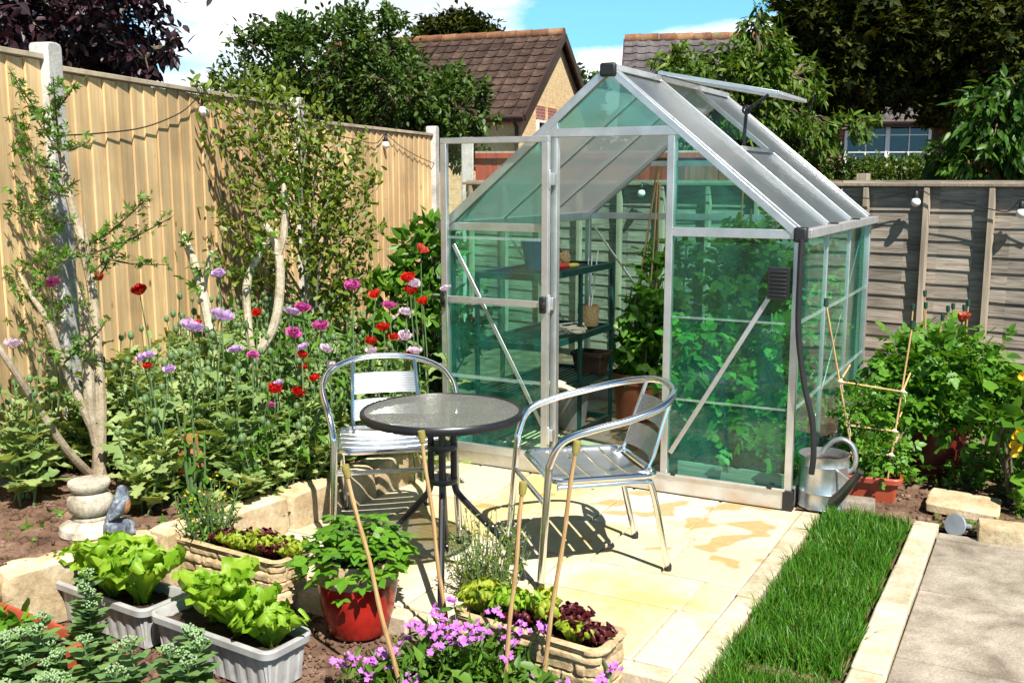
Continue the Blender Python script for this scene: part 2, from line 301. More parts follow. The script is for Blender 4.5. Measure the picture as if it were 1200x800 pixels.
# ------------------------------------------------------------------ mesh helpers
def inv_of(parent):
    m = W2L.get(parent.name) if parent is not None else None
    return m
def link(name, me, mt, parent, loc=None):
    o = bpy.data.objects.new(name, me); COL.objects.link(o)
    if mt is not None: me.materials.append(mt)
    if parent is not None:
        o.parent = parent
        if parent.name in W2L: W2L[o.name] = W2L[parent.name]
    return o
class MB:
    def __init__(s): s.v = []; s.f = []
    def add(s, V, F):
        k = len(s.v); s.v += [tuple(p) for p in V]; s.f += [tuple(i+k for i in f) for f in F]; return s
    def box(s, c, size, rz=0., rot=None):
        a, b, h = size[0]/2, size[1]/2, size[2]/2
        m = rot if rot is not None else Matrix.Rotation(rz, 3, 'Z')
        V = [Vector(c)+m@Vector((x*a, y*b, z*h)) for z in (-1, 1) for y in (-1, 1) for x in (-1, 1)]
        return s.add(V, [(0, 2, 3, 1), (4, 5, 7, 6), (0, 1, 5, 4), (2, 6, 7, 3), (0, 4, 6, 2), (1, 3, 7, 5)])
    def beam(s, p, q, w, h, up=(0, 0, 1)):
        p, q = Vector(p), Vector(q); d = (q-p).normalized(); u = Vector(up)
        sd = d.cross(u)
        if sd.length < 1e-4: sd = d.cross(Vector((1, 0, 0)))
        sd.normalize(); n = sd.cross(d).normalized()
        V = [x+sd*(i*w/2)+n*(j*h/2) for x in (p, q) for j in (-1, 1) for i in (-1, 1)]
        return s.add(V, [(0, 1, 3, 2), (4, 6, 7, 5), (0, 4, 5, 1), (2, 3, 7, 6), (0, 2, 6, 4), (1, 5, 7, 3)])
    def tube(s, pts, r, n=8, closed=False, smooth=0):
        P = [Vector(p) for p in pts]; rr = list(r) if isinstance(r, (list, tuple)) else [r]*len(P)
        if smooth:
            Q, q = [], []; m = len(P); rng = range(m if closed else m-1)
            for i in rng:
                p1, p2 = P[i], P[(i+1) % m]
                p0 = P[(i-1) % m] if closed or i > 0 else p1*2-p2
                p3 = P[(i+2) % m] if closed or i+2 < m else p2*2-p1
                for k in range(smooth):
                    t = k/smooth
                    Q.append(.5*((2*p1)+(p2-p0)*t+(2*p0-5*p1+4*p2-p3)*t*t+(3*p1-p0-3*p2+p3)*t**3))
                    q.append(rr[i]*(1-t)+rr[(i+1) % m]*t)
            if not closed: Q.append(P[-1]); q.append(rr[-1])
            P, rr = Q, q
        m = len(P); V = []; F = []; up = None
        for i in range(m):
            a = P[(i-1) % m] if (closed or i > 0) else P[i]; b = P[(i+1) % m] if (closed or i < m-1) else P[i]
            t = (b-a)
            if t.length < 1e-9: t = Vector((0, 0, 1))
            t.normalize()
            if up is None:
                up = Vector((0, 0, 1)) if abs(t.z) < .9 else Vector((1, 0, 0))
            up = (up-t*up.dot(t))
            if up.length < 1e-6: up = t.orthogonal()
            up.normalize(); sd = t.cross(up)
            for k in range(n):
                an = 2*math.pi*k/n; V.append(P[i]+(up*math.cos(an)+sd*math.sin(an))*rr[i])
        for i in range(m if closed else m-1):
            j = (i+1) % m
            for k in range(n):
                l = (k+1) % n; F.append((i*n+k, i*n+l, j*n+l, j*n+k))
        if not closed:
            F.append(tuple(range(n-1, -1, -1))); F.append(tuple((m-1)*n+k for k in range(n)))
        return s.add(V, F)
    def lathe(s, prof, c=(0, 0, 0), n=24, sx=1., sy=1., cap=True):
        c = Vector(c); V = []; F = []
        for r, z in prof:
            for k in range(n):
                a = 2*math.pi*k/n; V.append(c+Vector((r*math.cos(a)*sx, r*math.sin(a)*sy, z)))
        for i in range(len(prof)-1):
            for k in range(n):
                l = (k+1) % n; F.append((i*n+k, i*n+l, (i+1)*n+l, (i+1)*n+k))
        if cap:
            F.append(tuple(range(n-1, -1, -1))); F.append(tuple((len(prof)-1)*n+k for k in range(n)))
        return s.add(V, F)
    def ball(s, c, r, n=10, sq=(1, 1, 1)):
        m = n//2+1
        prof = [(max(.02*r, r*math.sin(math.pi*i/m)), -r*math.cos(math.pi*i/m)) for i in range(m+1)]
        k = len(s.v); s.lathe(prof, (0, 0, 0), n); c = Vector(c)
        for i in range(k, len(s.v)):
            x = s.v[i]; s.v[i] = (c.x+x[0]*sq[0], c.y+x[1]*sq[1], c.z+x[2]*sq[2])
        return s
    def xf(s, m):
        s.v = [tuple(m@Vector(p)) for p in s.v]; return s
    def build(s, name, mt, parent=None, smooth=True, bevel=0., world=True, seg=2):
        V = s.v
        if world and parent is not None and parent.name in W2L:
            m = W2L[parent.name]; V = [tuple(m@Vector(p)) for p in V]
        me = bpy.data.meshes.new(name); me.from_pydata(V, [], s.f); me.update()
        if smooth: me.polygons.foreach_set('use_smooth', [True]*len(me.polygons))
        o = link(name, me, mt, parent)
        if smooth:
            try: me.set_sharp_from_angle(angle=math.radians(38))
            except Exception: pass
        if bevel:
            b = o.modifiers.new('bevel', 'BEVEL'); b.width = bevel; b.segments = seg; b.limit_method = 'ANGLE'; b.angle_limit = math.radians(40)
            b.harden_normals = False
        return o
class NP:                      # numpy accumulator for foliage
    def __init__(s): s.V = []; s.F = {}; s.n = 0
    def add(s, V, faces):
        V = np.asarray(V, float)
        for k, A in faces.items(): s.F.setdefault(k, []).append(np.asarray(A)+s.n)
        s.V.append(V); s.n += len(V); return s
    def stamp(s, T, P, D, Nn, S, W=None):
        tv, tf = T; P, D, Nn = (np.asarray(x, float) for x in (P, D, Nn)); n = len(P)
        if n == 0: return s
        D = D/np.maximum(1e-9, np.linalg.norm(D, axis=1))[:, None]
        Sd = np.cross(Nn, D); ln = np.linalg.norm(Sd, axis=1)
        bad = ln < 1e-4
        if bad.any(): Sd[bad] = np.cross(D[bad], np.array([.3, .8, .52])); ln = np.linalg.norm(Sd, axis=1)
        Sd /= ln[:, None]; Nz = np.cross(D, Sd)
        S = np.broadcast_to(np.asarray(S, float), (n,)); W = np.ones(n) if W is None else np.broadcast_to(np.asarray(W, float), (n,))
        V = P[:, None]+S[:, None, None]*(tv[None, :, 0:1]*D[:, None]+(tv[None, :, 1:2]*W[:, None, None])*Sd[:, None]+tv[None, :, 2:3]*Nz[:, None])
        k = len(tv); off = (np.arange(n)*k)
        return s.add(V.reshape(-1, 3), {q: (A[None]+off[:, None, None]).reshape(-1, q) for q, A in tf.items()})
    def mb(s, m):
        F = {}
        for f in m.f: F.setdefault(len(f), []).append(f)
        return s.add(np.array(m.v), {k: np.array(a) for k, a in F.items()})
    def build(s, name, mt, parent=None, smooth=True, world=True):
        V = np.concatenate(s.V) if s.V else np.zeros((0, 3))
        if world and parent is not None and parent.name in W2L:
            m = np.array(W2L[parent.name]); V = V@m[:3, :3].T+m[:3, 3]
        loops = []; tot = []
        for k, L in s.F.items():
            A = np.concatenate(L); loops.append(A.ravel()); tot.append(np.full(len(A), k))
        loops = np.concatenate(loops).astype(np.int32); tot = np.concatenate(tot).astype(np.int32)
        st = np.concatenate([[0], np.cumsum(tot)[:-1]]).astype(np.int32)
        me = bpy.data.meshes.new(name); me.vertices.add(len(V)); me.vertices.foreach_set('co', V.ravel().astype(np.float32))
        me.loops.add(len(loops)); me.loops.foreach_set('vertex_index', loops)
        me.polygons.add(len(tot)); me.polygons.foreach_set('loop_start', st); me.polygons.foreach_set('loop_total', tot)
        me.update(calc_edges=True); me.validate()
        if smooth: me.polygons.foreach_set('use_smooth', np.ones(len(me.polygons), bool))
        return link(name, me, mt, parent)

def props(o, label, cat, group=None, kind=None):
    if label: o['label'] = label
    if cat: o['category'] = cat
    if group: o['group'] = group
    if kind: o['kind'] = kind
    return o
def thing(name, label, cat, loc=(0, 0, 0), rz=0., group=None, kind=None):
    o = bpy.data.objects.new(name, None); COL.objects.link(o); o.empty_display_size = .05
    o.location = loc; o.rotation_euler = (0, 0, rz)
    W2L[o.name] = (Matrix.Translation(Vector(loc))@Matrix.Rotation(rz, 4, 'Z')).inverted()
    return props(o, label, cat, group, kind)
def structure(o): o['kind'] = 'structure'; return o
def copy_thing(o, loc, rz, label, group=None):
    def rec(a, par):
        c = a.copy(); COL.objects.link(c)
        if par is not None: c.parent = par
        for ch in list(a.children): rec(ch, c)
        return c
    c = rec(o, None); c.location = loc; c.rotation_euler = (0, 0, rz); c['label'] = label
    if group: c['group'] = group
    return c

# ------------------------------------------------------------------ leaf templates: (verts, {n: faces}), x along, y across, z up
def T_(v, f):
    F = {}
    for q in f: F.setdefault(len(q), []).append(q)
    return np.array(v, float), {k: np.array(a) for k, a in F.items()}
def t_leaf(w=.22, fold=.05, droop=.12):
    return T_([(0, 0, 0), (.35, 0, -fold*.6), (.7, 0, -fold*.6-droop*.4), (1, 0, -droop), (.28, w, fold*.5), (.64, w*.82, -droop*.25), (.28, -w, fold*.5), (.64, -w*.82, -droop*.25)],
              [(0, 1, 4), (1, 2, 5, 4), (2, 3, 5), (0, 6, 1), (6, 7, 2, 1), (2, 7, 3)])
def t_quad(w=.26): return T_([(0, 0, 0), (.45, w, .06), (1, 0, -.06), (.45, -w, .06)], [(0, 3, 2, 1)])
def t_lobed(seed=0, wmul=1.):
    r = random.Random(seed); out = [(0, .02), (.12, .12), (.2, .07), (.32, .25), (.41, .14), (.54, .33), (.63, .18), (.76, .27), (.84, .12), (.93, .12), (1, 0)]
    v, f = [], []
    for i, (x, w) in enumerate(out):
        z0 = .10*math.sin(x*2.6)-.22*x*x
        v += [(x, 0, z0), (x, w*wmul*r.uniform(.8, 1.2), z0+r.uniform(-.01, .1)), (x, -w*wmul*r.uniform(.8, 1.2), z0+r.uniform(-.01, .1))]
    for i in range(len(out)-1):
        a, b = i*3, i*3+3; f += [(a, b, b+1, a+1), (a, a+2, b+2, b)]
    return T_(v, f)
def t_lettuce(seed=0, ruf=.13):
    r = random.Random(seed); v, f = [], []; xs = [0, .12, .25, .38, .5, .62, .73, .83, .92, .98, 1.0]; ws = [.07, .09, .14, .21, .27, .31, .33, .31, .25, .17, .08]; m = 11
    ph = r.uniform(0, 6)
    for i, (x, w) in enumerate(zip(xs, ws)):
        for j in range(m):
            y = (j/(m-1)-.5)*2; e = abs(y)**1.5
            z = .20*y*y*(1-x*.6)+ruf*e*x*math.sin(ph+x*15+y*9)-.20*x*x*x+.022*math.cos(j*math.pi)*x+.02*math.sin(x*31+ph)*x*abs(y)
            v.append((x+.05*e*math.sin(ph+i*2.1), y*w*(1+.12*math.sin(ph+i*3)), z+.1*x))
    for i in range(len(xs)-1):
        for j in range(m-1):
            a = i*m+j; f.append((a, a+1, a+m+1, a+m))
    return T_(v, f)
def t_petal():
    v, f = [], []
    for i, (x, w) in enumerate(((0, .12), (.35, .42), (.7, .58), (.92, .46), (1, .25))):
        for j in range(5):
            y = (j/4-.5)*2; v.append((x, y*w, .30*x*x+.16*y*y*x+.05*math.sin(j*3+i*2)))
    for i in range(4):
        for j in range(4):
            a = i*5+j; f.append((a, a+1, a+6, a+5))
    return T_(v, f)
def t_join(parts):
    V, F, k = [], {}, 0
    for (tv, tf), m in parts:
        m = np.array(m); V.append(tv@m[:3, :3].T+m[:3, 3])
        for q, a in tf.items(): F.setdefault(q, []).append(a+k)
        k += len(tv)
    return np.concatenate(V), {q: np.concatenate(a) for q, a in F.items()}
def mx(x, y, z, rz, s, rx=0.): return Matrix.Translation((x, y, z))@Matrix.Rotation(rz, 4, 'Z')@Matrix.Rotation(rx, 4, 'X')@Matrix.Scale(s, 4)
L1 = t_leaf(); LN = t_leaf(.12); LB = t_leaf(.32, .06, .16); LQ = t_quad(); LQN = t_quad(.17)
TRI = t_join([(LB, mx(.35, 0, 0, 0, .65)), (LB, mx(.32, .03, 0, 1.25, .58)), (LB, mx(.32, -.03, 0, -1.25, .58))])
PIN = t_join([(LB, mx(.62, 0, 0, 0, .42)), (LB, mx(.55, 0, 0, 1.0, .34)), (LB, mx(.55, 0, 0, -1.0, .34)), (LB, mx(.3, 0, 0, 1.1, .30)), (LB, mx(.3, 0, 0, -1.1, .30)), (t_leaf(.02, 0, .05), mx(0, 0, 0, 0, .7))])
TUFT = t_join([(L1, mx(0, 0, 0, a, s, .3)) for a, s in ((0, 1), (1.3, .8), (-1.25, .85), (2.6, .7), (-2.5, .6))])
TUFTN = t_join([(t_leaf(.15, .05, .10), mx(0, 0, 0, a, s, .3)) for a, s in ((0, 1), (.9, .7), (-1.0, .8), (2.1, .6), (-2.3, .55), (3., .4))])
LOB = [t_lobed(i, 1.05) for i in range(4)]
LET = [t_lettuce(i) for i in range(5)]; LETC = [t_lettuce(i+9, .2) for i in range(4)]
PET = t_petal()
def rdir(n, up=0., flat=1.):
    d = R.normal(size=(n, 3)); d[:, 2] = d[:, 2]*flat+up; return d/np.linalg.norm(d, axis=1)[:, None]
def rnorm(n, up=.9):
    d = R.normal(size=(n, 3))*.65; d[:, 2] = np.abs(d[:, 2])+up*.6; return d/np.linalg.norm(d, axis=1)[:, None]
def blob_points(c, rad, nsub, nper, spread=.28, shell=.55):
    c = np.array(c, float); rad = np.array(rad, float)
    d = rdir(nsub); k = (shell+(1-shell)*R.rand(nsub)**.6)[:, None]
    cen = c+d*rad*k; out = d.copy()
    P = np.repeat(cen, nper, 0)+R.normal(size=(nsub*nper, 3))*rad.mean()*spread*.45
    return P, np.repeat(out, nper, 0), cen
def foliage(np_, T, c, rad, nsub, nper, size, spread=.3, shell=.55, droop=0., up=.9, var=.35, zmin=None):
    P, O, cen = blob_points(c, rad, nsub, nper, spread, shell); n = len(P)
    if zmin is not None: P[:, 2] = np.maximum(P[:, 2], zmin+R.rand(n)*.03)
    D = O*.55+rdir(n)*.9; D[:, 2] -= droop
    np_.stamp(T, P, D, rnorm(n, up), size*(1+var*R.uniform(-1, 1, n))); return cen

def tree(name, label, base, trunk_r, clumps, leafmat, T, size, barkmat, droop=.2, fork=None, group=None, up=.9, spread=.3):
    t = thing(name, label, 'tree', base, 0, group); b = Vector(base); tr = MB(); cr = NP()
    top = Vector((sum(c[0][0] for c in clumps)/len(clumps), sum(c[0][1] for c in clumps)/len(clumps), 0))
    fk = Vector(fork) if fork else Vector(((b.x+top.x)/2, (b.y+top.y)/2, b.z+.45*(max(c[0][2] for c in clumps)-b.z)))
    mid = (b+fk)/2+Vector((R.normal()*.05, R.normal()*.05, 0))
    tr.tube([b-Vector((0, 0, .1)), b+Vector((0, 0, .05)), mid, fk], [trunk_r*1.5, trunk_r*1.15, trunk_r, trunk_r*.8], 10, smooth=4)
    for c, rad, nsub, nper in clumps:
        cen = foliage(cr, T, c, rad, nsub, nper, size, spread, droop=droop, up=up)
        tr.tube([fk-Vector((0, 0, .05)), fk.lerp(Vector(c), .5)+Vector((R.normal()*.1, R.normal()*.1, .1)), Vector(c)], [trunk_r*.6, trunk_r*.35, trunk_r*.15], 7, smooth=4)
        for q in cen[::max(1, len(cen)//14)]:
            q = Vector(q); tr.tube([Vector(c), Vector(c).lerp(q, .55)+Vector((0, 0, .04)), q], [trunk_r*.16, trunk_r*.1, trunk_r*.03], 5)
    tr.build('trunk', barkmat, t); cr.build('crown', leafmat, t); return t
# ------------------------------------------------------------------ camera, light, sky
cam = bpy.data.objects.new('camera', bpy.data.cameras.new('camera')); COL.objects.link(cam); scene.camera = cam
cam.data.sensor_width = 36; cam.data.lens = 36; cam.data.clip_start = .05; cam.data.clip_end = 2000
cam.location = (0, 0, H); cam.rotation_euler = (math.radians(90)-PITCH, 0, 0)
EL = math.radians(52.0); AZ = math.radians(156.0)
SUN = Vector((math.cos(EL)*math.sin(AZ), math.cos(EL)*math.cos(AZ), math.sin(EL)))
sl = bpy.data.lights.new('sun', 'SUN'); sl.energy = 5.0; sl.angle = math.radians(.53); sl.color = (1, .955, .87)
so = bpy.data.objects.new('sun', sl); COL.objects.link(so); so.rotation_euler = SUN.to_track_quat('Z', 'Y').to_euler(); so.location = (3, -6, 9)
wd = bpy.data.worlds.new('World'); scene.world = wd; wd.use_nodes = True
def sky():
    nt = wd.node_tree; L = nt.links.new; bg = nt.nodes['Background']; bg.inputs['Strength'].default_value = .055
    tc = N(nt, 'ShaderNodeTexCoord'); sep = N(nt, 'ShaderNodeSeparateXYZ'); L(tc.outputs['Generated'], sep.inputs[0])
    mz = N(nt, 'ShaderNodeMath', operation='MULTIPLY_ADD'); mz.inputs[1].default_value = .8; mz.inputs[2].default_value = .26; L(sep.outputs[2], mz.inputs[0])
    cb = N(nt, 'ShaderNodeCombineXYZ'); L(sep.outputs[0], cb.inputs[0]); L(sep.outputs[1], cb.inputs[1]); L(mz.outputs[0], cb.inputs[2])
    nv = N(nt, 'ShaderNodeVectorMath', operation='NORMALIZE'); L(cb.outputs[0], nv.inputs[0])
    st = N(nt, 'ShaderNodeTexSky', sky_type='NISHITA'); st.sun_disc = False; st.sun_elevation = EL; st.sun_rotation = AZ
    st.air_density = 1.0; st.dust_density = .25; st.ozone_density = 1.6; L(nv.outputs[0], st.inputs['Vector'])
    # clouds: noise over the direction, heavier to one side and low down
    def mth(op, a, b=None, c=None):
        n = N(nt, 'ShaderNodeMath', operation=op)
        for i, q in enumerate((a, b, c)):
            if q is None: continue
            if isinstance(q, (int, float)): n.inputs[i].default_value = q
            else: L(q, n.inputs[i])
        return n.outputs[0]
    yy = mth('MAXIMUM', mth('ABSOLUTE', sep.outputs[1]), .05); tx = mth('DIVIDE', sep.outputs[0], yy); tz = mth('DIVIDE', sep.outputs[2], yy)
    cv = N(nt, 'ShaderNodeCombineXYZ'); L(mth('MULTIPLY', tx, 3.2), cv.inputs[0]); L(mth('MULTIPLY', tz, 7.), cv.inputs[1]); cv.inputs[2].default_value = 3.7
    n1 = noise_(nt, cv.outputs[0], 1.15, 9, .56, .25)
    def mr(x, a, b, c, d):
        n = N(nt, 'ShaderNodeMapRange', interpolation_type='SMOOTHSTEP'); L(x, n.inputs[0])
        for i, q in enumerate((a, b, c, d)): n.inputs[i+1].default_value = q
        return n.outputs[0]
    fwd = mr(sep.outputs[1], .0, .3, 0, 1)
    left = mth('MULTIPLY', mr(tx, -.42, -.33, 0, 1), mr(tx, -.02, .07, 1, 0))
    edge = mth('ADD', mth('MULTIPLY', tx, .20), .108)
    low = mr(mth('SUBTRACT', tz, mth('ADD', edge, 0.)), -.03, .03, .22, -.20)
    bias = mth('ADD', mth('MULTIPLY', left, .19), mth('MULTIPLY', low, mth('SUBTRACT', 1., left)))
    bias = mth('ADD', bias, mth('MULTIPLY', mth('SUBTRACT', 1., fwd), -.3))
    m = mth('ADD', n1.outputs['Fac'], bias)
    rp = ramp(nt, [(.55, (0, 0, 0)), (.68, (1, 1, 1))]); L(m, rp.inputs['Fac'])
    n2 = noise_(nt, cv.outputs[0], 2.1, 8, .6)
    sh = ramp(nt, [(.35, (8.6, 9.3, 10.2)), (.56, (14, 14, 14.2))]); L(n2.outputs['Fac'], sh.inputs['Fac'])
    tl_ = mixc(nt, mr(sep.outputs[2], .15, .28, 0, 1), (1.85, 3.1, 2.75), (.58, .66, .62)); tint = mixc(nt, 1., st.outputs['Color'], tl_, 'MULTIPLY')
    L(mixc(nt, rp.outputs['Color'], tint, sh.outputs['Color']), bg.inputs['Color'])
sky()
scene.view_settings.view_transform = 'Standard'; scene.view_settings.look = 'None'; scene.view_settings.exposure = 1.0; scene.view_settings.gamma = 1
cy = scene.cycles
cy.max_bounces = 8; cy.diffuse_bounces = 3; cy.glossy_bounces = 4; cy.transmission_bounces = 6; cy.transparent_max_bounces = 20
cy.sample_clamp_indirect = 6; cy.use_denoising = True; cy.caustics_reflective = False; cy.caustics_refractive = False

# ------------------------------------------------------------------ ground, bed, paving
def nz(x, y, s=1., o=0.): return mnoise.noise(Vector((x*s+o, y*s-o, o*.7)))
g = MB(); 
for r0, r1, n in ((0, 14, 56),):
    xs = [-14+28*i/n for i in range(n+1)]; ys = [-2+22*i/n for i in range(n+1)]
    g.add([(x, y, -.07+.012*nz(x, y, 3.)) for y in ys for x in xs], [(j*(n+1)+i, j*(n+1)+i+1, (j+1)*(n+1)+i+1, (j+1)*(n+1)+i) for j in range(n) for i in range(n)])
k = len(g.v); B = 600
g.add([(-14, -2, -.07), (14, -2, -.07), (14, 20, -.07), (-14, 20, -.07), (-B, -B, -.07), (B, -B, -.07), (B, B, -.07), (-B, B, -.07)],
      [(4, 5, 1, 0), (5, 6, 2, 1), (6, 7, 3, 2), (7, 4, 0, 3)])
structure(g.build('ground', M['ground']))

WALL = [(-2.35, 2.83), (-1.775, 3.38), (-1.35, 3.79), (-1.155, 4.04), (-.785, 4.56), (-.52, 5.02), (-.44, 5.45)]
def wall_x(y):
    for (x0, y0), (x1, y1) in zip(WALL, WALL[1:]):
        if y0 <= y <= y1: return x0+(x1-x0)*(y-y0)/(y1-y0)
    return WALL[0][0]-(WALL[0][1]-y) if y < WALL[0][1] else WALL[-1][0]
def bed_z(x, y): return .13+.05*min(1, max(0, (wall_x(y)-x)/.6))+.022*nz(x, y, 2.2, 3)+.020*nz(x, y, 8., 1)+.012*nz(x, y, 19., 5)
bd = MB(); ny, nx = 150, 70
for j in range(ny+1):
    y = 2.2+7.6*(j/ny)**1.15; w = wall_x(y)-.10
    for i in range(nx+1):
        x = w-2.8*(i/nx)**1.1; bd.v.append((x, y, bed_z(x, y)))
bd.f = [(j*(nx+1)+i+1, j*(nx+1)+i, (j+1)*(nx+1)+i, (j+1)*(nx+1)+i+1) for j in range(ny) for i in range(nx)]
structure(bd.build('flower_bed_soil', M['soil']))
def sheet(name, a0, a1, b0, b1, z, mt, na=50, nb=50, amp=.012, fr=4.):
    m = MB()
    for j in range(nb+1):
        for i in range(na+1):
            p = G(a0+(a1-a0)*i/na, b0+(b1-b0)*j/nb); m.v.append((p.x, p.y, z+amp*nz(p.x, p.y, fr, 2)+amp*.7*nz(p.x, p.y, fr*4, 4)))
    m.f = [(j*(na+1)+i, j*(na+1)+i+1, (j+1)*(na+1)+i+1, (j+1)*(na+1)+i) for j in range(nb) for i in range(na)]
    return structure(m.build(name, mt))
sheet('border_soil', .03, 2.6, .03, 2.9, -.004, M['soil'], 90, 90, .014)
sheet('rear_soil', -3.4, .03, 1.93, 3.7, .0, M['soil'], 60, 40, .014)
sheet('turf_soil', .16, .55, -2.3, .04, -.012, M['soil'], 20, 60, .008)

# patio: mortar bed and random coursed slabs
AW = G(0, 0)
def slabs(name, a0, a1, b0, b1, rows, widths, z, mt, gap=.0105, clip=None, th=.04, jit=.0015, rzj=.0):
    m = MB(); b = b0; i = 0
    while b < b1-.02:
        h = min(rows[i % len(rows)], b1-b); a = a0-R.rand()*.2; j = 0; gap_ = gap
        while a < a1-.02:
            w = widths[(i*2+j) % len(widths)]
            aa, ab = max(a, a0), min(a+w, a1)
            if ab-aa > .03:
                c = G((aa+ab)/2, b+h/2)
                if clip is None or clip(c):
                    m.box((c.x, c.y, z-th/2+R.uniform(-jit, jit)), (ab-aa-gap, h-gap, th), math.atan2(E1.y, E1.x)+R.uniform(-rzj, rzj))
            a += w; j += 1
        b += h; i += 1
    return structure(m.build(name, mt, bevel=.005, smooth=True))
def on_patio(c): return c.x > wall_x(c.y)-.12
bp = MB()
pts = [G(.07, -1.76, -.012), G(.07, 1.9, -.012), G(-2.0, 1.9, -.012), Vector((-.5, 5.4, -.012)), Vector((-.85, 4.5, -.012)), Vector((-1.25, 3.98, -.012)), G(-1.45, -1.76, -.012)]
bp.add(pts+[p-Vector((0, 0, .07)) for p in pts], [tuple(range(7))]+[(i, i+7, (i+1) % 7+7, (i+1) % 7) for i in range(7)])
structure(bp.build('patio_bed', M['mortar'], smooth=False))
slabs('patio', -1.95, .07, -1.76, -.02, [.44, .30, .44, .56], [.58, .44, .30, .58, .44], .0, M['patio'], clip=lambda c: on_patio(c))
slabs('greenhouse_floor', -1.82, -.03, .03, 1.84, [.44, .30], [.58, .44, .30], -.004, M['patio'])
slabs('path', .655, 3.2, -3.2, -.01, [.62, .62], [.72, .72], .0, M['path'], gap=.006, th=.05)
def edging(name, a, w, b0, b1, ln, z, mt, jit=.006):
    m = MB(); b = b0
    while b < b1-.03:
        l = min(ln*R.uniform(.8, 1.2), b1-b); c = G(a, b+l/2)
        m.box((c.x, c.y, z-.05+R.uniform(-jit, jit)*.5), (w*R.uniform(.94, 1.04), l-.006, .1), math.atan2(E1.y, E1.x)+R.uniform(-.012, .012)); b += l
    return structure(m.build(name, mt, bevel=.009))
edging('patio_edging', .115, .085, -2.3, -.02, .42, .012, M['kerb'])
edging('kerb', .60, .105, -2.4, .05, .48, .022, M['kerb'])
def front_edge():
    m = MB(); a = -1.5
    while a < .06:
        l = min(R.uniform(.25, .4), .07-a); c = G(a+l/2, -1.80); m.box((c.x, c.y, -.05), (l-.008, .075, .10), math.atan2(E1.y, E1.x)+R.uniform(-.02, .02)); a += l
    structure(m.build('patio_front_edging', M['kerb'], bevel=.01))
front_edge()

def block(m, c, size, rz, n=5, rough=.010, seed=0, pw=9.):
    k = len(m.v); tmp = MB()
    for ax in range(3):
        for s in (-1, 1):
            k0 = len(tmp.v)
            for i in range(n+1):
                for j in range(n+1):
                    p = [0, 0, 0]; p[ax] = s; p[(ax+1) % 3] = -1+2*i/n; p[(ax+2) % 3] = -1+2*j/n
                    l = (abs(p[0])**pw+abs(p[1])**pw+abs(p[2])**pw)**(1/pw)
                    q = Vector(p)/l; q = Vector((q.x*size[0]/2, q.y*size[1]/2, q.z*size[2]/2))
                    d = mnoise.noise(q*11+Vector((seed*3.1, seed, 0)))*rough+mnoise.noise(q*34+Vector((seed, 0, seed)))*rough*.5
                    q += q.normalized()*d; tmp.v.append(tuple(q))
            for i in range(n):
                for j in range(n):
                    a = k0+i*(n+1)+j; f = (a, a+1, a+n+2, a+n+1); tmp.f.append(f if s < 0 else f[::-1])
    mt = Matrix.Translation(Vector(c))@Matrix.Rotation(rz, 4, 'Z'); m.add([mt@Vector(p) for p in tmp.v], [f[::-1] for f in tmp.f])
wl = thing('garden_wall', 'low buff stone edging wall of rough blocks round the raised flower bed', 'wall', (-1.2, 3.95, -.07))
sd = 0
for (x0, y0), (x1, y1) in zip(WALL, WALL[1:]):
    d = Vector((x1-x0, y1-y0, 0)); ln = d.length; nb = max(1, round(ln/.33)); d.normalize(); nrm = Vector((-d.y, d.x, 0))
    for i in range(nb):
        sd += 1; c = Vector((x0, y0, 0))+d*(ln*(i+.5)/nb)+nrm*.065; m = MB()
        hh = R.uniform(.225, .245); block(m, (c.x, c.y, -.07+hh/2), (ln/nb-.010, .15*R.uniform(.93, 1.08), hh), math.atan2(d.y, d.x)+R.uniform(-.03, .03), 7, .012, sd)
        m.build('stone_block', M['stone'], wl)

# ------------------------------------------------------------------ left fence
FP = [Vector((-2.75, 2.24, 0)), Vector((-2.15, 4.87, 0)), Vector((-1.55, 7.5, 0)), Vector((-.77, 10.1, 0))]
FT = [2.085, 2.045, 1.955]
lf = thing('closeboard_fence', 'new pale timber closeboard fence with concrete posts behind the flower bed', 'fence', (-2.15, 4.87, 0))
for i in range(3):
    p, q = FP[i], FP[i+1]; d = (q-p).normalized(); n = Vector((d.y, -d.x, 0)); L_ = (q-p).length-.10; m = MB(); nb = round(L_/.118); z0, z1 = .32, FT[i]-.03
    for k in range(nb):
        s0 = .05+L_*k/nb; s1 = s0+L_/nb+.012; a = p+d*s0; b = p+d*s1; t0, t1 = .018, .007
        j = R.uniform(-.003, .003); zt = z1+R.uniform(-.004, .002)
        V = [a+n*(.006+j), b+n*(.003+j), b+n*(t1+j-.003), a+n*(t0+j)]
        V = [Vector((v.x, v.y, z0)) for v in V]+[Vector((v.x, v.y, zt)) for v in V]
        m.add(V, [(3, 2, 1, 0), (4, 5, 6, 7), (0, 1, 5, 4), (2, 3, 7, 6), (1, 2, 6, 5), (3, 0, 4, 7)])
    m.build('fence_panel', M['new_wood'], lf, smooth=False)
    a = p+d*.055; b = q-d*.055
    MB().beam(a+Vector((0, 0, z1+.016))+n*.005, b+Vector((0, 0, z1+.016))+n*.005, .052, .026).build('capping_rail', M['cap_wood'], lf, bevel=.004)
    MB().beam(a+Vector((0, 0, .165)), b+Vector((0, 0, .165)), .045, .30).build('gravel_board', M['concrete'], lf, bevel=.005)
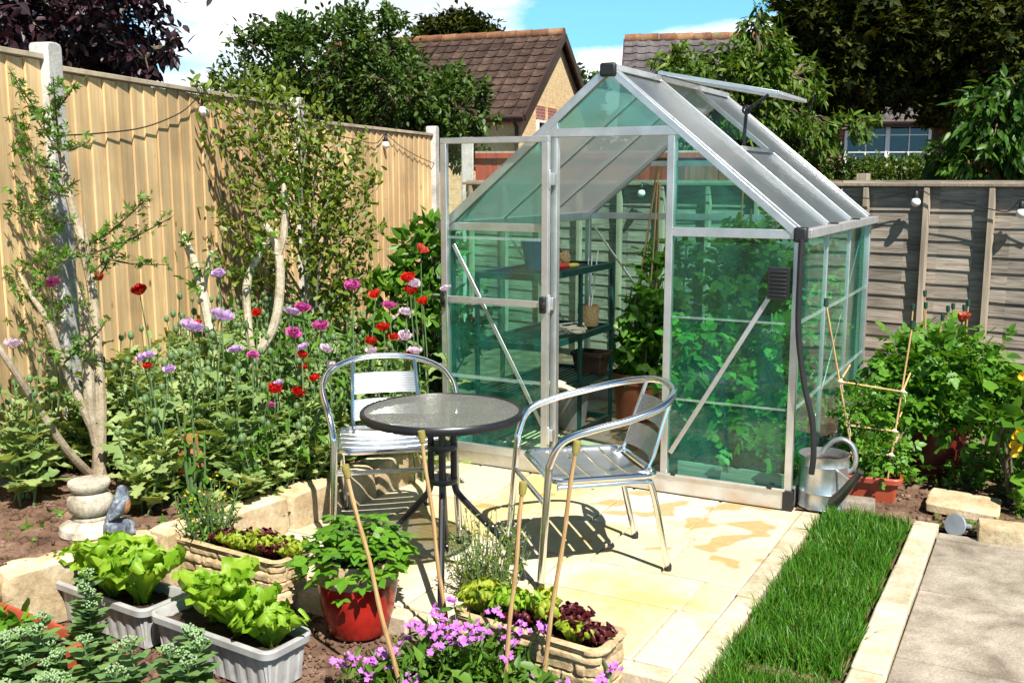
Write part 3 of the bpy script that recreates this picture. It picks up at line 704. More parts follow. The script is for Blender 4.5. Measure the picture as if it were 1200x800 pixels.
for i, p in enumerate(FP[1:]):
    d = (FP[i+1]-FP[i]).normalized(); n = Vector((d.y, -d.x, 0)); h = (FT[min(i+1, 2)] if i else FT[0])+.07; m = MB()
    if i == 1: h = FT[1]+.05
    if i == 0: h = 2.14
    w, t = .052, .062; prof = [(-w, 0), (-w, h-.02), (-w*.8, h-.004), (-w*.4, h), (w*.4, h), (w*.8, h-.004), (w, h-.02), (w, 0)]
    V = [p+d*x+n*(-t+.012)+Vector((0, 0, z)) for x, z in prof]+[p+d*x+n*(t-.012)+Vector((0, 0, z)) for x, z in prof]
    m.add(V, [tuple(range(7, -1, -1)), tuple(range(8, 16))]+[(k, (k+1) % 8, (k+1) % 8+8, k+8) for k in range(8)])
    m.build('concrete_post', M['concrete'], lf, bevel=.006)

# ------------------------------------------------------------------ rear fence of weathered lap boards
RB0 = Vector((-.42, 9.63, 0)); RD = Vector((.766, -.643, 0)); RN = Vector((-.643, -.766, 0))
rf = thing('lap_fence', 'weathered grey horizontal lap board fence with upright battens behind the greenhouse', 'fence', tuple(RB0+RD*3))
LEN = 7.2; m = MB(); z = .06; i = 0
while z < 1.44:
    nseg = 4
    for s in range(nseg):
        a = RB0+RD*(LEN*s/nseg+.002); b = RB0+RD*(LEN*(s+1)/nseg-.002); j = R.uniform(-.004, .004)
        hh = .108; wv = [R.uniform(-.004, .004) for _ in range(9)]
        for k in range(8):
            p = a.lerp(b, k/8); q = a.lerp(b, (k+1)/8)
            V = [p+RN*.008+Vector((0, 0, z+hh)), q+RN*.008+Vector((0, 0, z+hh)), q+RN*(.0175+j*.5)+Vector((0, 0, z+wv[k+1])), p+RN*(.0175+j*.5)+Vector((0, 0, z+wv[k])), p+RN*(.008+j)+Vector((0, 0, z+wv[k])), q+RN*(.008+j)+Vector((0, 0, z+wv[k+1]))]
            m.add(V, [(0, 3, 2, 1), (3, 4, 5, 2)])
    z += .096; i += 1
m.build('lap_boards', M['old_wood'], rf, smooth=False)
s = .10
while s < LEN:
    p = RB0+RD*s+RN*.045; MB().beam(p+Vector((0, 0, .02)), p+Vector((0, 0, 1.463)), .036, .045, RN).build('batten', M['batten'], rf, bevel=.003); s += .41
MB().beam(RB0+Vector((0, 0, 1.482))+RN*.03, RB0+RD*LEN+Vector((0, 0, 1.482))+RN*.03, .075, .024).build('capping_rail', M['batten'], rf, bevel=.004)
for s in (3.72, 5.6):
    p = RB0+RD*s; MB().beam(p-RN*.06, p-RN*.06+Vector((0, 0, 1.56)), .075, .075, RN).build('post', M['batten'], rf, bevel=.004)
# neighbour's post and red fence beyond the corner
nf = thing('red_fence', 'red stained board fence with a concrete end post beyond the corner of the garden', 'fence', (-.5, 10.35, 0))
p = dp(548, 190, 10.4); MB().beam((p.x, 10.4, 0), (p.x, 10.4, 1.93), .12, .12, (0, 1, 0)).build('concrete_post', M['concrete'], nf, bevel=.012)
a = Vector((p.x+.08, 10.45, 0)); b = a+Vector((2.6, -.35, 0)); m = MB()
for k in range(24):
    u = a.lerp(b, (k+.5)/24); m.box((u.x, u.y+R.uniform(-.003, .003), .95), (.112, .022, 1.62), math.atan2((b-a).y, (b-a).x)+.06)
m.build('red_boards', M['red_fence'], nf, smooth=False)
MB().beam(a+Vector((0, -.03, 1.75)), b+Vector((0, -.03, 1.75)), .05, .05).build('rail', M['red_fence'], nf)
MB().beam(a+Vector((0, 0, 1.785)), b+Vector((0, 0, 1.785)), .07, .02).build('capping_rail', M['batten'], nf)

# ------------------------------------------------------------------ greenhouse
W_, D_, EV, AP, BS = 1.85, 1.87, 1.275, 2.04, .09
gh = thing('greenhouse', 'small aluminium greenhouse with teal tinted panes, open door and raised roof vent', 'greenhouse', tuple(G(-W_/2, D_/2)), math.atan2(E1.y, E1.x))
def part(name, mt, fn, parent=gh, bevel=.002, smooth=True):
    m = MB(); fn(m); return m.build(name, mt, parent, smooth=smooth, bevel=bevel)
def bar(name, p, q, w, h, up=(0, 0, 1), mt='alu', parent=gh, bevel=.002): return part(name, M[mt], lambda m: m.beam(p, q, w, h, up), parent, bevel)
def pane(name, pts, mt='glass', th=.004, parent=gh):
    P = [Vector(p) for p in pts]; n = (P[1]-P[0]).cross(P[2]-P[0]).normalized()*th/2; m = MB(); k = len(P)
    m.add([p+n for p in P], [tuple(range(k))]); 
    return m.build(name, M[mt], parent, smooth=False)
def sl(a): return EV+(AP-EV)*(1-abs(a+W_/2)/(W_/2))     # roof height over a
# base plinth
for nm, p, q in (('base_rail', G(-W_, 0, BS/2), G(0, 0, BS/2)), ('base_rail', G(-W_, D_, BS/2), G(0, D_, BS/2)), ('base_rail', G(-W_, .02, BS/2), G(-W_, D_-.02, BS/2)), ('base_rail', G(0, .02, BS/2), G(0, D_-.02, BS/2))):
    bar(nm, p, q, .036, BS)
bar('sill_lip', G(-W_+.01, -.022, BS+.004), G(-.01, -.022, BS+.004), .016, .012)
for a in (-1.75, -1.4, -.55, -.08):
    part('sill_clip', M['black_plastic'], lambda m: m.box(G(a, -.030, BS+.012), (.022, .014, .016), math.atan2(E1.y, E1.x)))
part('corner_boot', M['black_plastic'], lambda m: m.box(G(.003, -.003, BS/2), (.046, .046, BS+.006), math.atan2(E1.y, E1.x)))
for a, b in ((-W_, 0), (0, 0), (-W_, D_), (0, D_)):
    bar('corner_post', G(a, b, BS), G(a, b, EV-.015), .034, .034, E2)
for b in (0, D_):
    hd = 'eave_beam'
    bar(hd, G(-W_+.017, b, EV), G(-1.225 if b == 0 else 0, b, EV), .03, .042)
    if b == 0: bar(hd, G(-.588, b, EV), G(-.017, b, EV), .03, .042)
    bar('rafter', G(-W_, b, EV), G(-W_/2, b, AP), .034, .04, E2); bar('rafter', G(0, b, EV), G(-W_/2, b, AP), .034, .04, E2)
bar('gable_beam', G(-1.28, -.001, 1.745), G(-.57, -.001, 1.745), .036, .042)
bar('door_post', G(-1.21, .001, BS), G(-1.21, .001, 1.80), .034, .036, E2); bar('door_post', G(-.605, .001, BS), G(-.605, .001, 1.80), .034, .036, E2)
bar('gable_beam', G(-1.4, D_, 1.62), G(-.45, D_, 1.62), .03, .036)
for a in (-1.23, -.62): bar('glazing_bar', G(a, D_, BS), G(a, D_, sl(a)-.02), .024, .024, E2)
for a in (-W_, 0):
    bar('wall_plate', G(a, .02, EV-.005), G(a, D_-.02, EV-.005), .030, .05)
    part('gutter', M['alu_grey'], lambda m: m.beam(G(a+(.035 if a == 0 else -.035), -.01, EV+.004), G(a+(.035 if a == 0 else -.035), D_+.01, EV+.004), .045, .040))
    for b in (.623, 1.247): bar('glazing_bar', G(a, b, BS), G(a, b, EV-.03), .020, .022, E1)
    for b in (.623, 1.247): part('gutter_clip', M['black_plastic'], lambda m: m.box(G(a+(.035 if a == 0 else -.035), b, EV+.026), (.036, .030, .012), math.atan2(E1.y, E1.x)))
part('ridge_beam', M['alu'], lambda m: m.beam(G(-W_/2, -.01, AP+.005), G(-W_/2, D_+.01, AP+.005), .075, .030))
part('ridge_cap', M['black_plastic'], lambda m: (m.box(G(-W_/2, -.022, AP-.006), (.085, .026, .066), math.atan2(E1.y, E1.x))), bevel=.012)
part('eave_cap', M['black_plastic'], lambda m: (m.box(G(.012, -.014, EV), (.060, .050, .068), math.atan2(E1.y, E1.x))), bevel=.01)
part('eave_cap', M['black_plastic'], lambda m: (m.box(G(.03, D_+.012, EV), (.05, .03, .05), math.atan2(E1.y, E1.x))), bevel=.008)
# glazing: front, back, sides
rb = .006
def front(b, a0, a1, z0, z1): return [G(a0, b, z0), G(a1, b, z0), G(a1, b, z1), G(a0, b, z1)]
for b in (0, D_):
    pane('glass_pane', front(b, -W_+.018, -1.226, BS, EV-.02)); pane('glass_pane', front(b, -.588, -.018, BS, EV-.02))
    pane('glass_pane', [G(-W_+.03, b, EV+.022), G(-1.226, b, EV+.022), G(-1.226, b, sl(-1.226)-.03)]); pane('glass_pane', [G(-.588, b, EV+.022), G(-.03, b, EV+.022), G(-.588, b, sl(-.588)-.03)])
    pane('glass_pane', [G(-1.25, b, 1.767), G(-.60, b, 1.767), G(-W_/2, b, AP-.04)])
pane('glass_pane', front(D_, -1.218, -.632, BS, 1.60))
for a in (-W_, 0):
    for b0, b1 in ((.018, .612), (.634, 1.236), (1.258, D_-.018)):
        pane('glass_pane', [G(a, b0, BS), G(a, b1, BS), G(a, b1, EV-.03), G(a, b0, EV-.03)])
for a0, a1 in ((-W_+.02, -1.23), (-.585, -.02)):
    for zz in (.87, .47): bar('pane_joint', G(a0, -.006, zz), G(a1, -.006, zz), .006, .009, mt='joint', bevel=0)
for b0, b1 in ((.02, .61), (.64, 1.23), (1.26, 1.85)):
    for zz in (.87, .47): bar('pane_joint', G(.006, b0, zz), G(.006, b1, zz), .006, .014, mt='joint', bevel=0)
# braces
bar('brace', G(-.575, -.013, .20), G(-.085, -.013, 1.05), .022, .004, E2); bar('brace', G(-1.80, -.013, 1.18), G(-1.25, -.013, .22), .022, .004, E2)
bar('brace', G(-.022, .66, .30), G(-.022, 1.82, 1.22), .018, .004, E1); bar('brace', G(-W_+.022, .66, 1.2), G(-W_+.022, 1.82, .3), .018, .004, E1)
bar('brace', G(-1.80, D_-.022, 1.2), G(-1.28, D_-.022, .55), .014, .004, E2)
part('vent_box', M['black_plastic'], lambda m: (m.box(G(-.075, -.026, 1.055), (.098, .030, .145), math.atan2(E1.y, E1.x)), [m.box(G(-.075, -.042, 1.0+.018*i), (.075, .006, .006), math.atan2(E1.y, E1.x)) for i in range(7)]))
# roof: three bays a side, the middle bay of the right slope open above
bs = [0, .623, 1.247, D_]
for side in (-1, 1):
    ea = -W_ if side < 0 else 0; up = Vector((0, 0, 1))
    for b in bs:
        bar('roof_bar', G(ea, b, EV+.022), G(-W_/2, b, AP+.012), .028, .024, E2)
    for i in range(3):
        b0, b1 = bs[i]+.014, bs[i+1]-.014; za, zb = EV+.016, AP+.002
        am, zm = (ea-W_/2)/2, (za+zb)/2
        vent = side > 0 and i == 1
        if not vent: pane('roof_panel', [G(ea, b0, za), G(ea, b1, za), G(-W_/2, b1, zb), G(-W_/2, b0, zb)], 'roof_panel')
        else:
            pane('roof_panel', [G(ea, b0, za), G(ea, b1, za), G(am, b1, zm), G(am, b0, zm)], 'roof_panel')
            bar('vent_sill', G(am, b0, zm+.012), G(am, b1, zm+.012), .03, .022)
ang = math.radians(11.5); vl = .63
def VP(s, b, off=0.): return G(-W_/2+.03+vl*s*math.cos(ang), b, AP+.030-vl*s*math.sin(ang)+off)
rv = pane('roof_vent', [VP(0, .62), VP(0, 1.25), VP(1, 1.25), VP(1, .62)], 'roof_panel')
for p, q in ((VP(0, .62, .004), VP(1, .62, .004)), (VP(0, 1.25, .004), VP(1, 1.25, .004)), (VP(1, .61, .004), VP(1, 1.26, .004)), (VP(0, .61, .004), VP(0, 1.26, .004))):
    bar('vent_frame', p, q, .024, .020, parent=rv)
part('vent_stay', M['black'], lambda m: (m.tube([G(-.46, .70, EV+.40), G(-.455, .70, EV+.52), G(-.45, .70, EV+.60)], .009, 8), m.tube([G(-.45, .70, EV+.60), G(-.40, .70, EV+.63), VP(.9, .70, -.01)], .008, 8), m.tube([G(-.45+.02*math.cos(t), .70, EV+.60+.02*math.sin(t)) for t in [i*math.pi/6 for i in range(12)]], .006, 6, closed=True)), rv, 0)
part('downpipe', M['black_plastic'], lambda m: m.tube([G(.02, -.035, EV-.02), G(.02, -.04, 1.1), G(.025, -.045, .85), G(.06, -.05, .62), G(.105, -.055, .45), G(.12, -.06, .30), G(.115, -.06, .20)], .0135, 9, smooth=8), bevel=0)
# open door folded back on the left front panes
dr = part('door', M['alu'], lambda m: (m.beam(G(-1.235, -.055, .085), G(-1.235, -.055, 1.70), .036, .028, E2), m.beam(G(-1.825, -.055, .085), G(-1.825, -.055, 1.70), .036, .028, E2),
      m.beam(G(-1.843, -.055, 1.715), G(-1.217, -.055, 1.715), .028, .030), m.beam(G(-1.806, -.055, .105), G(-1.254, -.055, .105), .026, .04), m.beam(G(-1.806, -.055, .895), G(-1.254, -.055, .895), .024, .032)))
pane('glass_pane', front(-.055, -1.808, -1.252, .125, .88), 'clear_glass', parent=dr); pane('glass_pane', front(-.055, -1.808, -1.252, .912, 1.70), 'clear_glass', parent=dr)
for zz in (1.22, .49): bar('pane_joint', G(-1.806, -.062, zz), G(-1.254, -.062, zz), .006, .014, mt='joint', parent=dr, bevel=0)
for a in (-1.822, -1.238):
    part('door_latch', M['black_plastic'], lambda m: (m.box(G(a, -.082, .895), (.034, .024, .085), math.atan2(E1.y, E1.x)), m.box(G(a+.012, -.095, .895), (.02, .02, .03), math.atan2(E1.y, E1.x))), dr, .006)
part('door_bolt', M['black_plastic'], lambda m: m.box(G(-1.87, -.07, .90), (.07, .014, .02), math.atan2(E1.y, E1.x)), dr)
for zz in (1.52, .90, .22): part('hinge', M['alu'], lambda m: (m.box(G(-1.222, -.040, zz), (.055, .03, .06), math.atan2(E1.y, E1.x)), m.tube([G(-1.215, -.06, zz-.045), G(-1.215, -.06, zz+.045)], .009, 8)), dr)

# crumbs and clods of soil lying on the bare ground
def clods(name, label, pts, smin, smax, mt):
    v0 = MB(); v0.ball((0, 0, 0), 1., 6); tv = np.array(v0.v); F = {}
    for q in v0.f: F.setdefault(len(q), []).append(q)
    T = (tv, {k: np.array(a) for k, a in F.items()}); f = NP(); n = len(pts); var = [(tv*(1+.35*np.sin(tv*5+i))*np.array([1, .8, .6]), T[1]) for i in range(5)]
    s = smin*(smax/smin)**(R.rand(n)**2.2); P = np.array(pts); idx = R.randint(5, size=n)
    for i in range(5):
        k = idx == i; m_ = int(k.sum()); f.stamp(var[i], P[k], rdir(m_, 0, .3), rnorm(m_, 1.5), s[k])
    props(f.build(name, mt, smooth=False), label, 'soil', None, 'stuff')
pts = []
while len(pts) < 5200:
    y = R.uniform(2.9, 5.6); x = wall_x(y)-.10-1.1*R.rand()
    pts.append((x, y, bed_z(x, y)))
clods('soil_crumbs', 'reddish brown soil crumbs on the raised bed', pts, .004, .026, M['soil'])
pts = []
while len(pts) < 5200:
    x, y = R.uniform(-1.9, .75), R.uniform(2.5, 4.0); d = Vector((x, y, 0))-G0
    if d.dot(E2) < -1.85 or x < wall_x(y)+.45 and x > wall_x(y)+.02: pts.append((x, y, -.066))
clods('front_soil_crumbs', 'reddish brown soil crumbs round the pots at the front', pts, .004, .022, M['soil'])
pts = []
for _ in range(3800):
    p = G(R.uniform(.03, 2.2), R.uniform(.05, 1.6)); pts.append((p.x, p.y, -.004))
clods('border_soil_crumbs', 'dark soil crumbs and small stones round the loose slab', pts, .004, .022, M['soil'])
# ------------------------------------------------------------------ chairs and table
def chair(label, loc, rz):
    t = thing('armchair', label, 'chair', loc, rz, 'aluminium chairs at the table')
    def P(name, mt, m, bevel=0., par=t): return m.build(name, M[mt], par, world=False, bevel=bevel)
    hoop = [(-.265, -.275, .012), (-.25, -.245, .40), (-.252, -.235, .48), (-.268, -.19, .565), (-.283, -.08, .605), (-.283, .06, .635), (-.245, .20, .67), (-.14, .29, .70), (0, .315, .71)]
    P('arm_hoop', 'chrome', MB().tube(hoop+[(-x, y, z) for x, y, z in hoop[-2::-1]], .0145, 10, smooth=6))
    for s in (-1, 1):
        P('rear_leg', 'chrome', MB().tube([(s*.225, -.20, .375), (s*.222, 0, .375), (s*.215, .14, .372), (s*.208, .185, .335), (s*.19, .26, .012)], .0125, 10, smooth=5))
        P('foot_cap', 'black_plastic', MB().lathe([(.017, 0), (.017, .022), (.013, .03)], (s*.266, -.277, 0), 10)); P('foot_cap', 'black_plastic', MB().lathe([(.015, 0), (.015, .02), (.011, .028)], (s*.190, .262, 0), 10))
    P('stretcher', 'chrome', MB().tube([(-.254, -.252, .32), (.254, -.252, .32)], .010, 8))
    P('stretcher', 'chrome', MB().tube([(-.218, -.06, .365), (.218, -.06, .365)], .009, 8)); P('stretcher', 'chrome', MB().tube([(-.21, .14, .365), (.21, .14, .365)], .009, 8))
    # seat rim: rounded square tube, slats inside it
    rim = []
    for cx, cy_, a0 in ((.165, -.165, -90), (.160, .145, 0), (-.160, .145, 90), (-.165, -.165, 180)):
        for k in range(5):
            a = math.radians(a0+k*22.5); rim.append((cx+.06*math.cos(a), cy_+.055*math.sin(a), .398))
    P('seat_frame', 'chrome', MB().tube(rim, .0125, 8, closed=True))
    def slat(m, prof, thick):
        V = [Vector(p) for p in prof]; k = len(V)//2
        return m
    for i in range(5):
        y0 = -.205+i*.0775; y1 = y0+.068; m = MB(); nx = 8
        for layer in (0, 1):
            for j in range(nx+1):
                x = -.212+.424*j/nx; dip = -.012*(1-(2*j/nx-1)**2)
                for y in (y0, y1): m.v.append((x, y, .402+dip-(0 if layer == 0 else .007)))
        q = 2*(nx+1)
        for j in range(nx):
            a = 2*j; m.f += [(a, a+2, a+3, a+1), (q+a, q+a+1, q+a+3, q+a+2), (a, q+a, q+a+2, a+2), (a+1, a+3, q+a+3, q+a+1)]
        m.f += [(0, 1, q+1, q), (2*nx, q+2*nx, q+2*nx+1, 2*nx+1)]
        P('seat_slat', 'slat_metal', m, .002)
    for s in (-1, 1):
        P('back_upright', 'chrome', MB().tube([(s*.150, .13, .385), (s*.150, .18, .405), (s*.150, .205, .45), (s*.148, .235, .55), (s*.143, .283, .695)], .009, 8, smooth=4))
    for z0, z1 in ((.435, .525), (.55, .64)):
        m = MB(); nx, nzn = 10, 24
        for layer in (0, 1):
            for j in range(nx+1):
                x = -.150+.30*j/nx; cv = .030*(1-(2*j/nx-1)**2)
                for k in range(nzn+1):
                    z = z0+(z1-z0)*k/nzn; yb = .196+(z-.435)*.34+cv
                    m.v.append((x, yb-(0 if layer else .006)+(.0016*(k % 2) if not layer else 0), z))
        q = (nx+1)*(nzn+1); h = nzn+1
        for j in range(nx):
            for k in range(nzn):
                a = j*h+k; m.f += [(a, a+h, a+h+1, a+1), (q+a, q+a+1, q+a+h+1, q+a+h)]
            a = j*h; m.f += [(a, q+a, q+a+h, a+h), (a+nzn, a+h+nzn, q+a+h+nzn, q+a+nzn)]
        P('back_slat', 'slat_metal', m)
    return t
CH1 = (-.535, 4.37, .003); CH2 = (.315, 3.965, .003)
chair('polished aluminium armchair facing out behind the round table, by the poppies', CH1, math.radians(11.5))
chair('polished aluminium armchair turned side on in front of the greenhouse door', CH2, math.radians(-77.0))

TB = (-.262, 3.73, .003)
tb = thing('bistro_table', 'small round black bistro table with a rippled glass top on the patio', 'table', TB, math.radians(10))
TZ = .668
MB().lathe([(.288, TZ-.028), (.300, TZ-.026), (.304, TZ-.015), (.303, TZ-.003), (.298, TZ+.003), (.290, TZ+.003), (.288, TZ-.001)], (0, 0, 0), 56, cap=False).build('table_rim', M['black'], tb, world=False)
MB().lathe([(.2875, TZ-.006), (.2875, TZ-.0005)], (0, 0, 0), 56).build('glass_top', M['table_glass'], tb, world=False)
for k in range(4):
    a = math.radians(90*k-8); c, s = math.cos(a), math.sin(a)
    MB().tube([(c*.043, s*.043, TZ-.03), (c*.043, s*.043, .44), (c*.046, s*.046, .375), (c*.075, s*.075, .325), (c*.235, s*.235, .15), (c*.285, s*.285, .08), (c*.305, s*.305, .006)], .0125, 9, smooth=4).build('leg', M['black'], tb, world=False)
    MB().beam((c*.04, s*.04, TZ-.022), (c*.285, s*.285, TZ-.022), .022, .014).build('top_arm', M['black'], tb, world=False)
for z in (.40, .53):
    MB().lathe([(.030, z-.012), (.056, z-.010), (.058, z), (.056, z+.010), (.030, z+.012)], (0, 0, 0), 24).build('leg_collar', M['black'], tb, world=False)

# ------------------------------------------------------------------ pots, troughs
def rrect(L_, W__, r, n=8, seg=24):
    pts = []
    hx, hy = L_/2-r, W__/2-r
    cs = [(hx, -hy, -90), (hx, hy, 0), (-hx, hy, 90), (-hx, -hy, 180)]
    for i, (cx, cy_, a0) in enumerate(cs):
        for k in range(n+1):
            a = math.radians(a0+90*k/n); pts.append((cx+r*math.cos(a), cy_+r*math.sin(a), math.cos(a), math.sin(a)))
        nx_, ny_, na = cs[(i+1) % 4]; a = math.radians(a0+90); p = pts[-1]; q = (nx_+r*math.cos(a), ny_+r*math.sin(a))
        m_ = seg if i in (1, 3) else max(4, int(seg*W__/L_))
        for k in range(1, m_): pts.append((p[0]+(q[0]-p[0])*k/m_, p[1]+(q[1]-p[1])*k/m_, math.cos(a), math.sin(a)))
    return pts
def loft(m, L_, W__, r, levels, disp=None, seg=24, cap_bottom=True):
    pts = rrect(L_, W__, r, 6, seg); n = len(pts); per = [0]
    for i in range(1, n): per.append(per[-1]+math.hypot(pts[i][0]-pts[i-1][0], pts[i][1]-pts[i-1][1]))
    k0 = len(m.v)
    for li, (z, off) in enumerate(levels):
        for i, (x, y, nx_, ny_) in enumerate(pts):
            o = off+(disp(per[i], z, li) if disp else 0); m.v.append((x+nx_*o, y+ny_*o, z))
    for li in range(len(levels)-1):
        for i in range(n):
            j = (i+1) % n; a = k0+li*n; m.f.append((a+i, a+j, a+n+j, a+n+i))
    if cap_bottom: m.f.append(tuple(k0+i for i in range(n-1, -1, -1)))
    return m
def soil_top(L_, W__, z, par, r=.02, amp=.010):
    m = MB(); na, nb = 24, 10
    for j in range(nb+1):
        for i in range(na+1):
            x = -L_/2+L_*i/na; y = -W__/2+W__*j/nb; m.v.append((x, y, z+amp*nz(x*3+z*50, y*3, 9)+amp*nz(x, y, 30)))
    m.f = [(j*(na+1)+i, j*(na+1)+i+1, (j+1)*(na+1)+i+1, (j+1)*(na+1)+i) for j in range(nb) for i in range(na)]
    return m.build('soil', M['dark_soil'], par, world=False)
def plastic_trough(label, loc, rz, L_=.56, W__=.20, h=.155, mt='grey_plastic', name='plant_trough', group=None, flute=True):
    t = thing(name, label, 'planter', loc, rz, group); m = MB()
    lv = [(0, -.028)]+[(h*k/10, -.028+.020*k/10) for k in range(1, 9)]+[(h-.030, -.010), (h-.028, .004), (h-.006, .006), (h, .002), (h, -.008), (h-.01, -.012), (h-.05, -.016)]
    loft(m, L_, W__, .035, lv, (lambda s, z, li: -.0045*(1 if math.sin(s*2*math.pi/.05) > .2 else 0) if 1 <= li <= 8 else 0) if flute else None, seg=66)
    m.build('trough_body', M[mt], t, world=False); soil_top(L_-.035, W__-.035, h-.035, t); return t
AX = math.atan2(-.545, .84)
def mid(p, q): return (Vector(p)+Vector(q))/2
GT2 = Vector((-.925, 3.165, -.06)); GT1 = Vector((-1.418, 3.478, -.06))
plastic_trough('grey fluted plastic trough of lettuces with a bare corner beside the red glazed pot', GT2, AX, group='grey lettuce troughs')
plastic_trough('pale grey fluted plastic trough of lettuces beside the stone edging wall', GT1, AX, group='grey lettuce troughs')
plastic_trough('red plastic trough half hidden by sedum at the corner of the wall', (-1.60, 3.09, -.06), AX, .52, .22, .155, 'terracotta_red', flute=False)

def stone_trough(label, loc, rz, L_, W__, h, seed):
    t = thing('stone_trough', label, 'planter', loc, rz, 'stone look troughs'); m = MB(); rr = random.Random(seed)
    rows = [0, h*.27, h*.50, h*.72, h*.88]; off = [[rr.uniform(0, .2) for _ in range(5)], [[rr.uniform(.10, .19) for _ in range(30)] for _ in range(5)]]
    bnd = []
    for i in range(5):
        s, B_ = -off[0][i], []
        for wv in off[1][i]: B_.append(s); s += wv
        bnd.append(B_)
    def dsp(s, z, li):
        if z >= h*.985 or li > 26: return 0
        i = max(k for k in range(5) if rows[k] <= z+1e-6); d = min(abs(z-rows[i]) if i else 1, abs(z-(rows[i+1] if i < 4 else h*1.2)))
        db = min(abs(s-b) for b in bnd[i]); e = min(d, db*.65 if i < 4 else 1)
        jut = (hash((i, sum(b < s for b in bnd[i]), seed)) % 100/100-.5)*.013
        n_ = mnoise.noise(Vector((s*14, z*14, seed)))*.005+mnoise.noise(Vector((s*45, z*45, seed)))*.0028
        return -.010*max(0, 1-e/.007)+jut*min(1, e/.01)+n_
    lv = [(h*k/26, -.012+.012*k/26) for k in range(26)]+[(h*.985, .004), (h, -.004), (h+.002, -.02), (h-.004, -.030), (h-.04, -.034)]
    loft(m, L_, W__, .05, lv, dsp, seg=110); m.build('trough_body', M['trough_stone'], t, world=False); soil_top(L_-.08, W__-.08, h-.028, t); return t
AXR = math.atan2(-.56, .83)
STR = Vector((.085, 3.105, -.06)); STL = Vector((-1.055, 3.785, -.035))
stone_trough('reconstituted stone trough with dark red and lime lettuces at the front of the patio', STR, AXR, .56, .205, .185, 3)
stone_trough('long reconstituted stone trough of mixed salad leaves below the bed wall', STL, math.atan2(-.31, .50), .60, .20, .175, 5)

def round_pot(name, label, loc, prof, mt, soil_z, soil_r, band=None, rz=0, n=40):
    t = thing(name, label, 'plant pot', loc, rz); MB().lathe(prof, (0, 0, 0), n, cap=False).build('pot_body', M[mt], t, world=False)
    if band: MB().lathe(band, (0, 0, 0), n, cap=False).build('rim_band', M['tan_band'], t, world=False)
    MB().lathe([(.001, soil_z+.006), (soil_r*.5, soil_z+.004), (soil_r, soil_z)], (0, 0, 0), n, cap=False).build('soil', M['dark_soil'], t, world=False)
    return t
POTC = Vector((-.545, 3.44, -.06))
round_pot('glazed_pot', 'red glazed round pot with a tan rim band, full of strawberry leaves', POTC, [(.001, .002), (.10, 0), (.108, .01), (.128, .09), (.140, .16), (.1415, .195)], 'red_glaze', .255, .130,
          [(.1415, .195), (.145, .198), (.147, .27), (.143, .28), (.134, .278), (.131, .25)])
rp = gp(1095, 556); RP = Vector((rp.x, rp.y, -.01))
round_pot('oxblood_pot', 'large oxblood red pot under a bushy caned plant by the rear fence', RP, [(.001, .002), (.105, 0), (.112, .01), (.128, .14), (.142, .255), (.150, .26), (.150, .29), (.142, .295), (.132, .27)], 'dark_red', .27, .131)
tq = gp(1027, 589); TP = Vector((tq.x+.005, tq.y+.09, -.005))
plastic_trough('small red terracotta trough holding a little string tied cane frame', TP, math.radians(-22), .27, .19, .13, 'terracotta_red', 'terracotta_trough', flute=False)

# terracotta pots lying in the poppies
t = thing('flower_pot', 'pair of nested orange terracotta flower pots upturned among the poppy leaves', 'plant pot', (-1.36, 4.2, .16))
p = dp(222, 512, 4.25); t.location = (p.x, p.y, p.z-.12); W2L[t.name] = Matrix.Translation(t.location).inverted()
MB().tube([(0, 0, -.12), (0, 0, .05)], .006, 8).build('support_cane', M['bamboo'], t, world=False)
for dz in (0, .052):
    MB().lathe([(.034, .128+dz-.05), (.037, .075+dz-.05), (.041, .05+dz-.05), (.050, .05+dz-.05), (.051, .025+dz-.05), (.045, .024+dz-.05)], (0, 0, .0), 24).build('pot_body', M['terracotta'], t, world=False)

# watering can and loose rose
wc = gp(971, 600); WC = Vector((wc.x+.0, wc.y+.10, .002))
wt = thing('watering_can', 'galvanised watering can catching the downpipe at the greenhouse corner', 'watering can', WC, math.radians(-20))
MB().lathe([(.001, .003), (.112, 0), (.116, .006), (.112, .012), (.112, .075), (.1145, .080), (.112, .085), (.112, .20), (.1145, .206), (.112, .212), (.112, .245), (.117, .252), (.110, .252), (.108, .21)], (0, 0, 0), 44, cap=False).build('can_body', M['galv'], wt, world=False)
MB().lathe([(.001, .218), (.108, .216)], (0, 0, 0), 30, cap=False).build('brown_water', M['brown_plastic'], wt, world=False)
hb = MB(); arc = []
for k in range(15):
    a = math.radians(-8+176*k/14); arc.append((.112-.115+.115*math.cos(a)*1.0, .25+.10*math.sin(a)))
for i in range(len(arc)-1):
    hb.beam((arc[i][0]-.0, 0, arc[i][1]), (arc[i+1][0], 0, arc[i+1][1]), .032, .005, (0, 1, 0))
hb = MB(); pr = [(.112, .17), (.135, .20), (.138, .25), (.120, .30), (.08, .325), (.04, .315), (.01, .285), (-.01, .256)]
P2 = [Vector((x, 0, z)) for x, z in pr]; q = MB().tube(P2, .012, 8, smooth=5); hb.v = [(x, y, z) for x, y, z in q.v]; hb.f = q.f
hb.build('handle', M['galv'], wt, world=False)
MB().tube([(.05, -.09, .045), (.10, -.125, .115), (.165, -.165, .225)], [.030, .022, .016], 14, smooth=3).build('spout', M['dark_metal'], wt, world=False)
MB().tube([(.06, -.095, .20), (.13, -.145, .165)], .006, 8).build('spout_brace', M['galv'], wt, world=False)
rs = gp(1122, 624); t = thing('watering_rose', 'grey metal watering can rose lying at the edge of the paving', 'watering rose', (rs.x, rs.y, .03), math.radians(35))
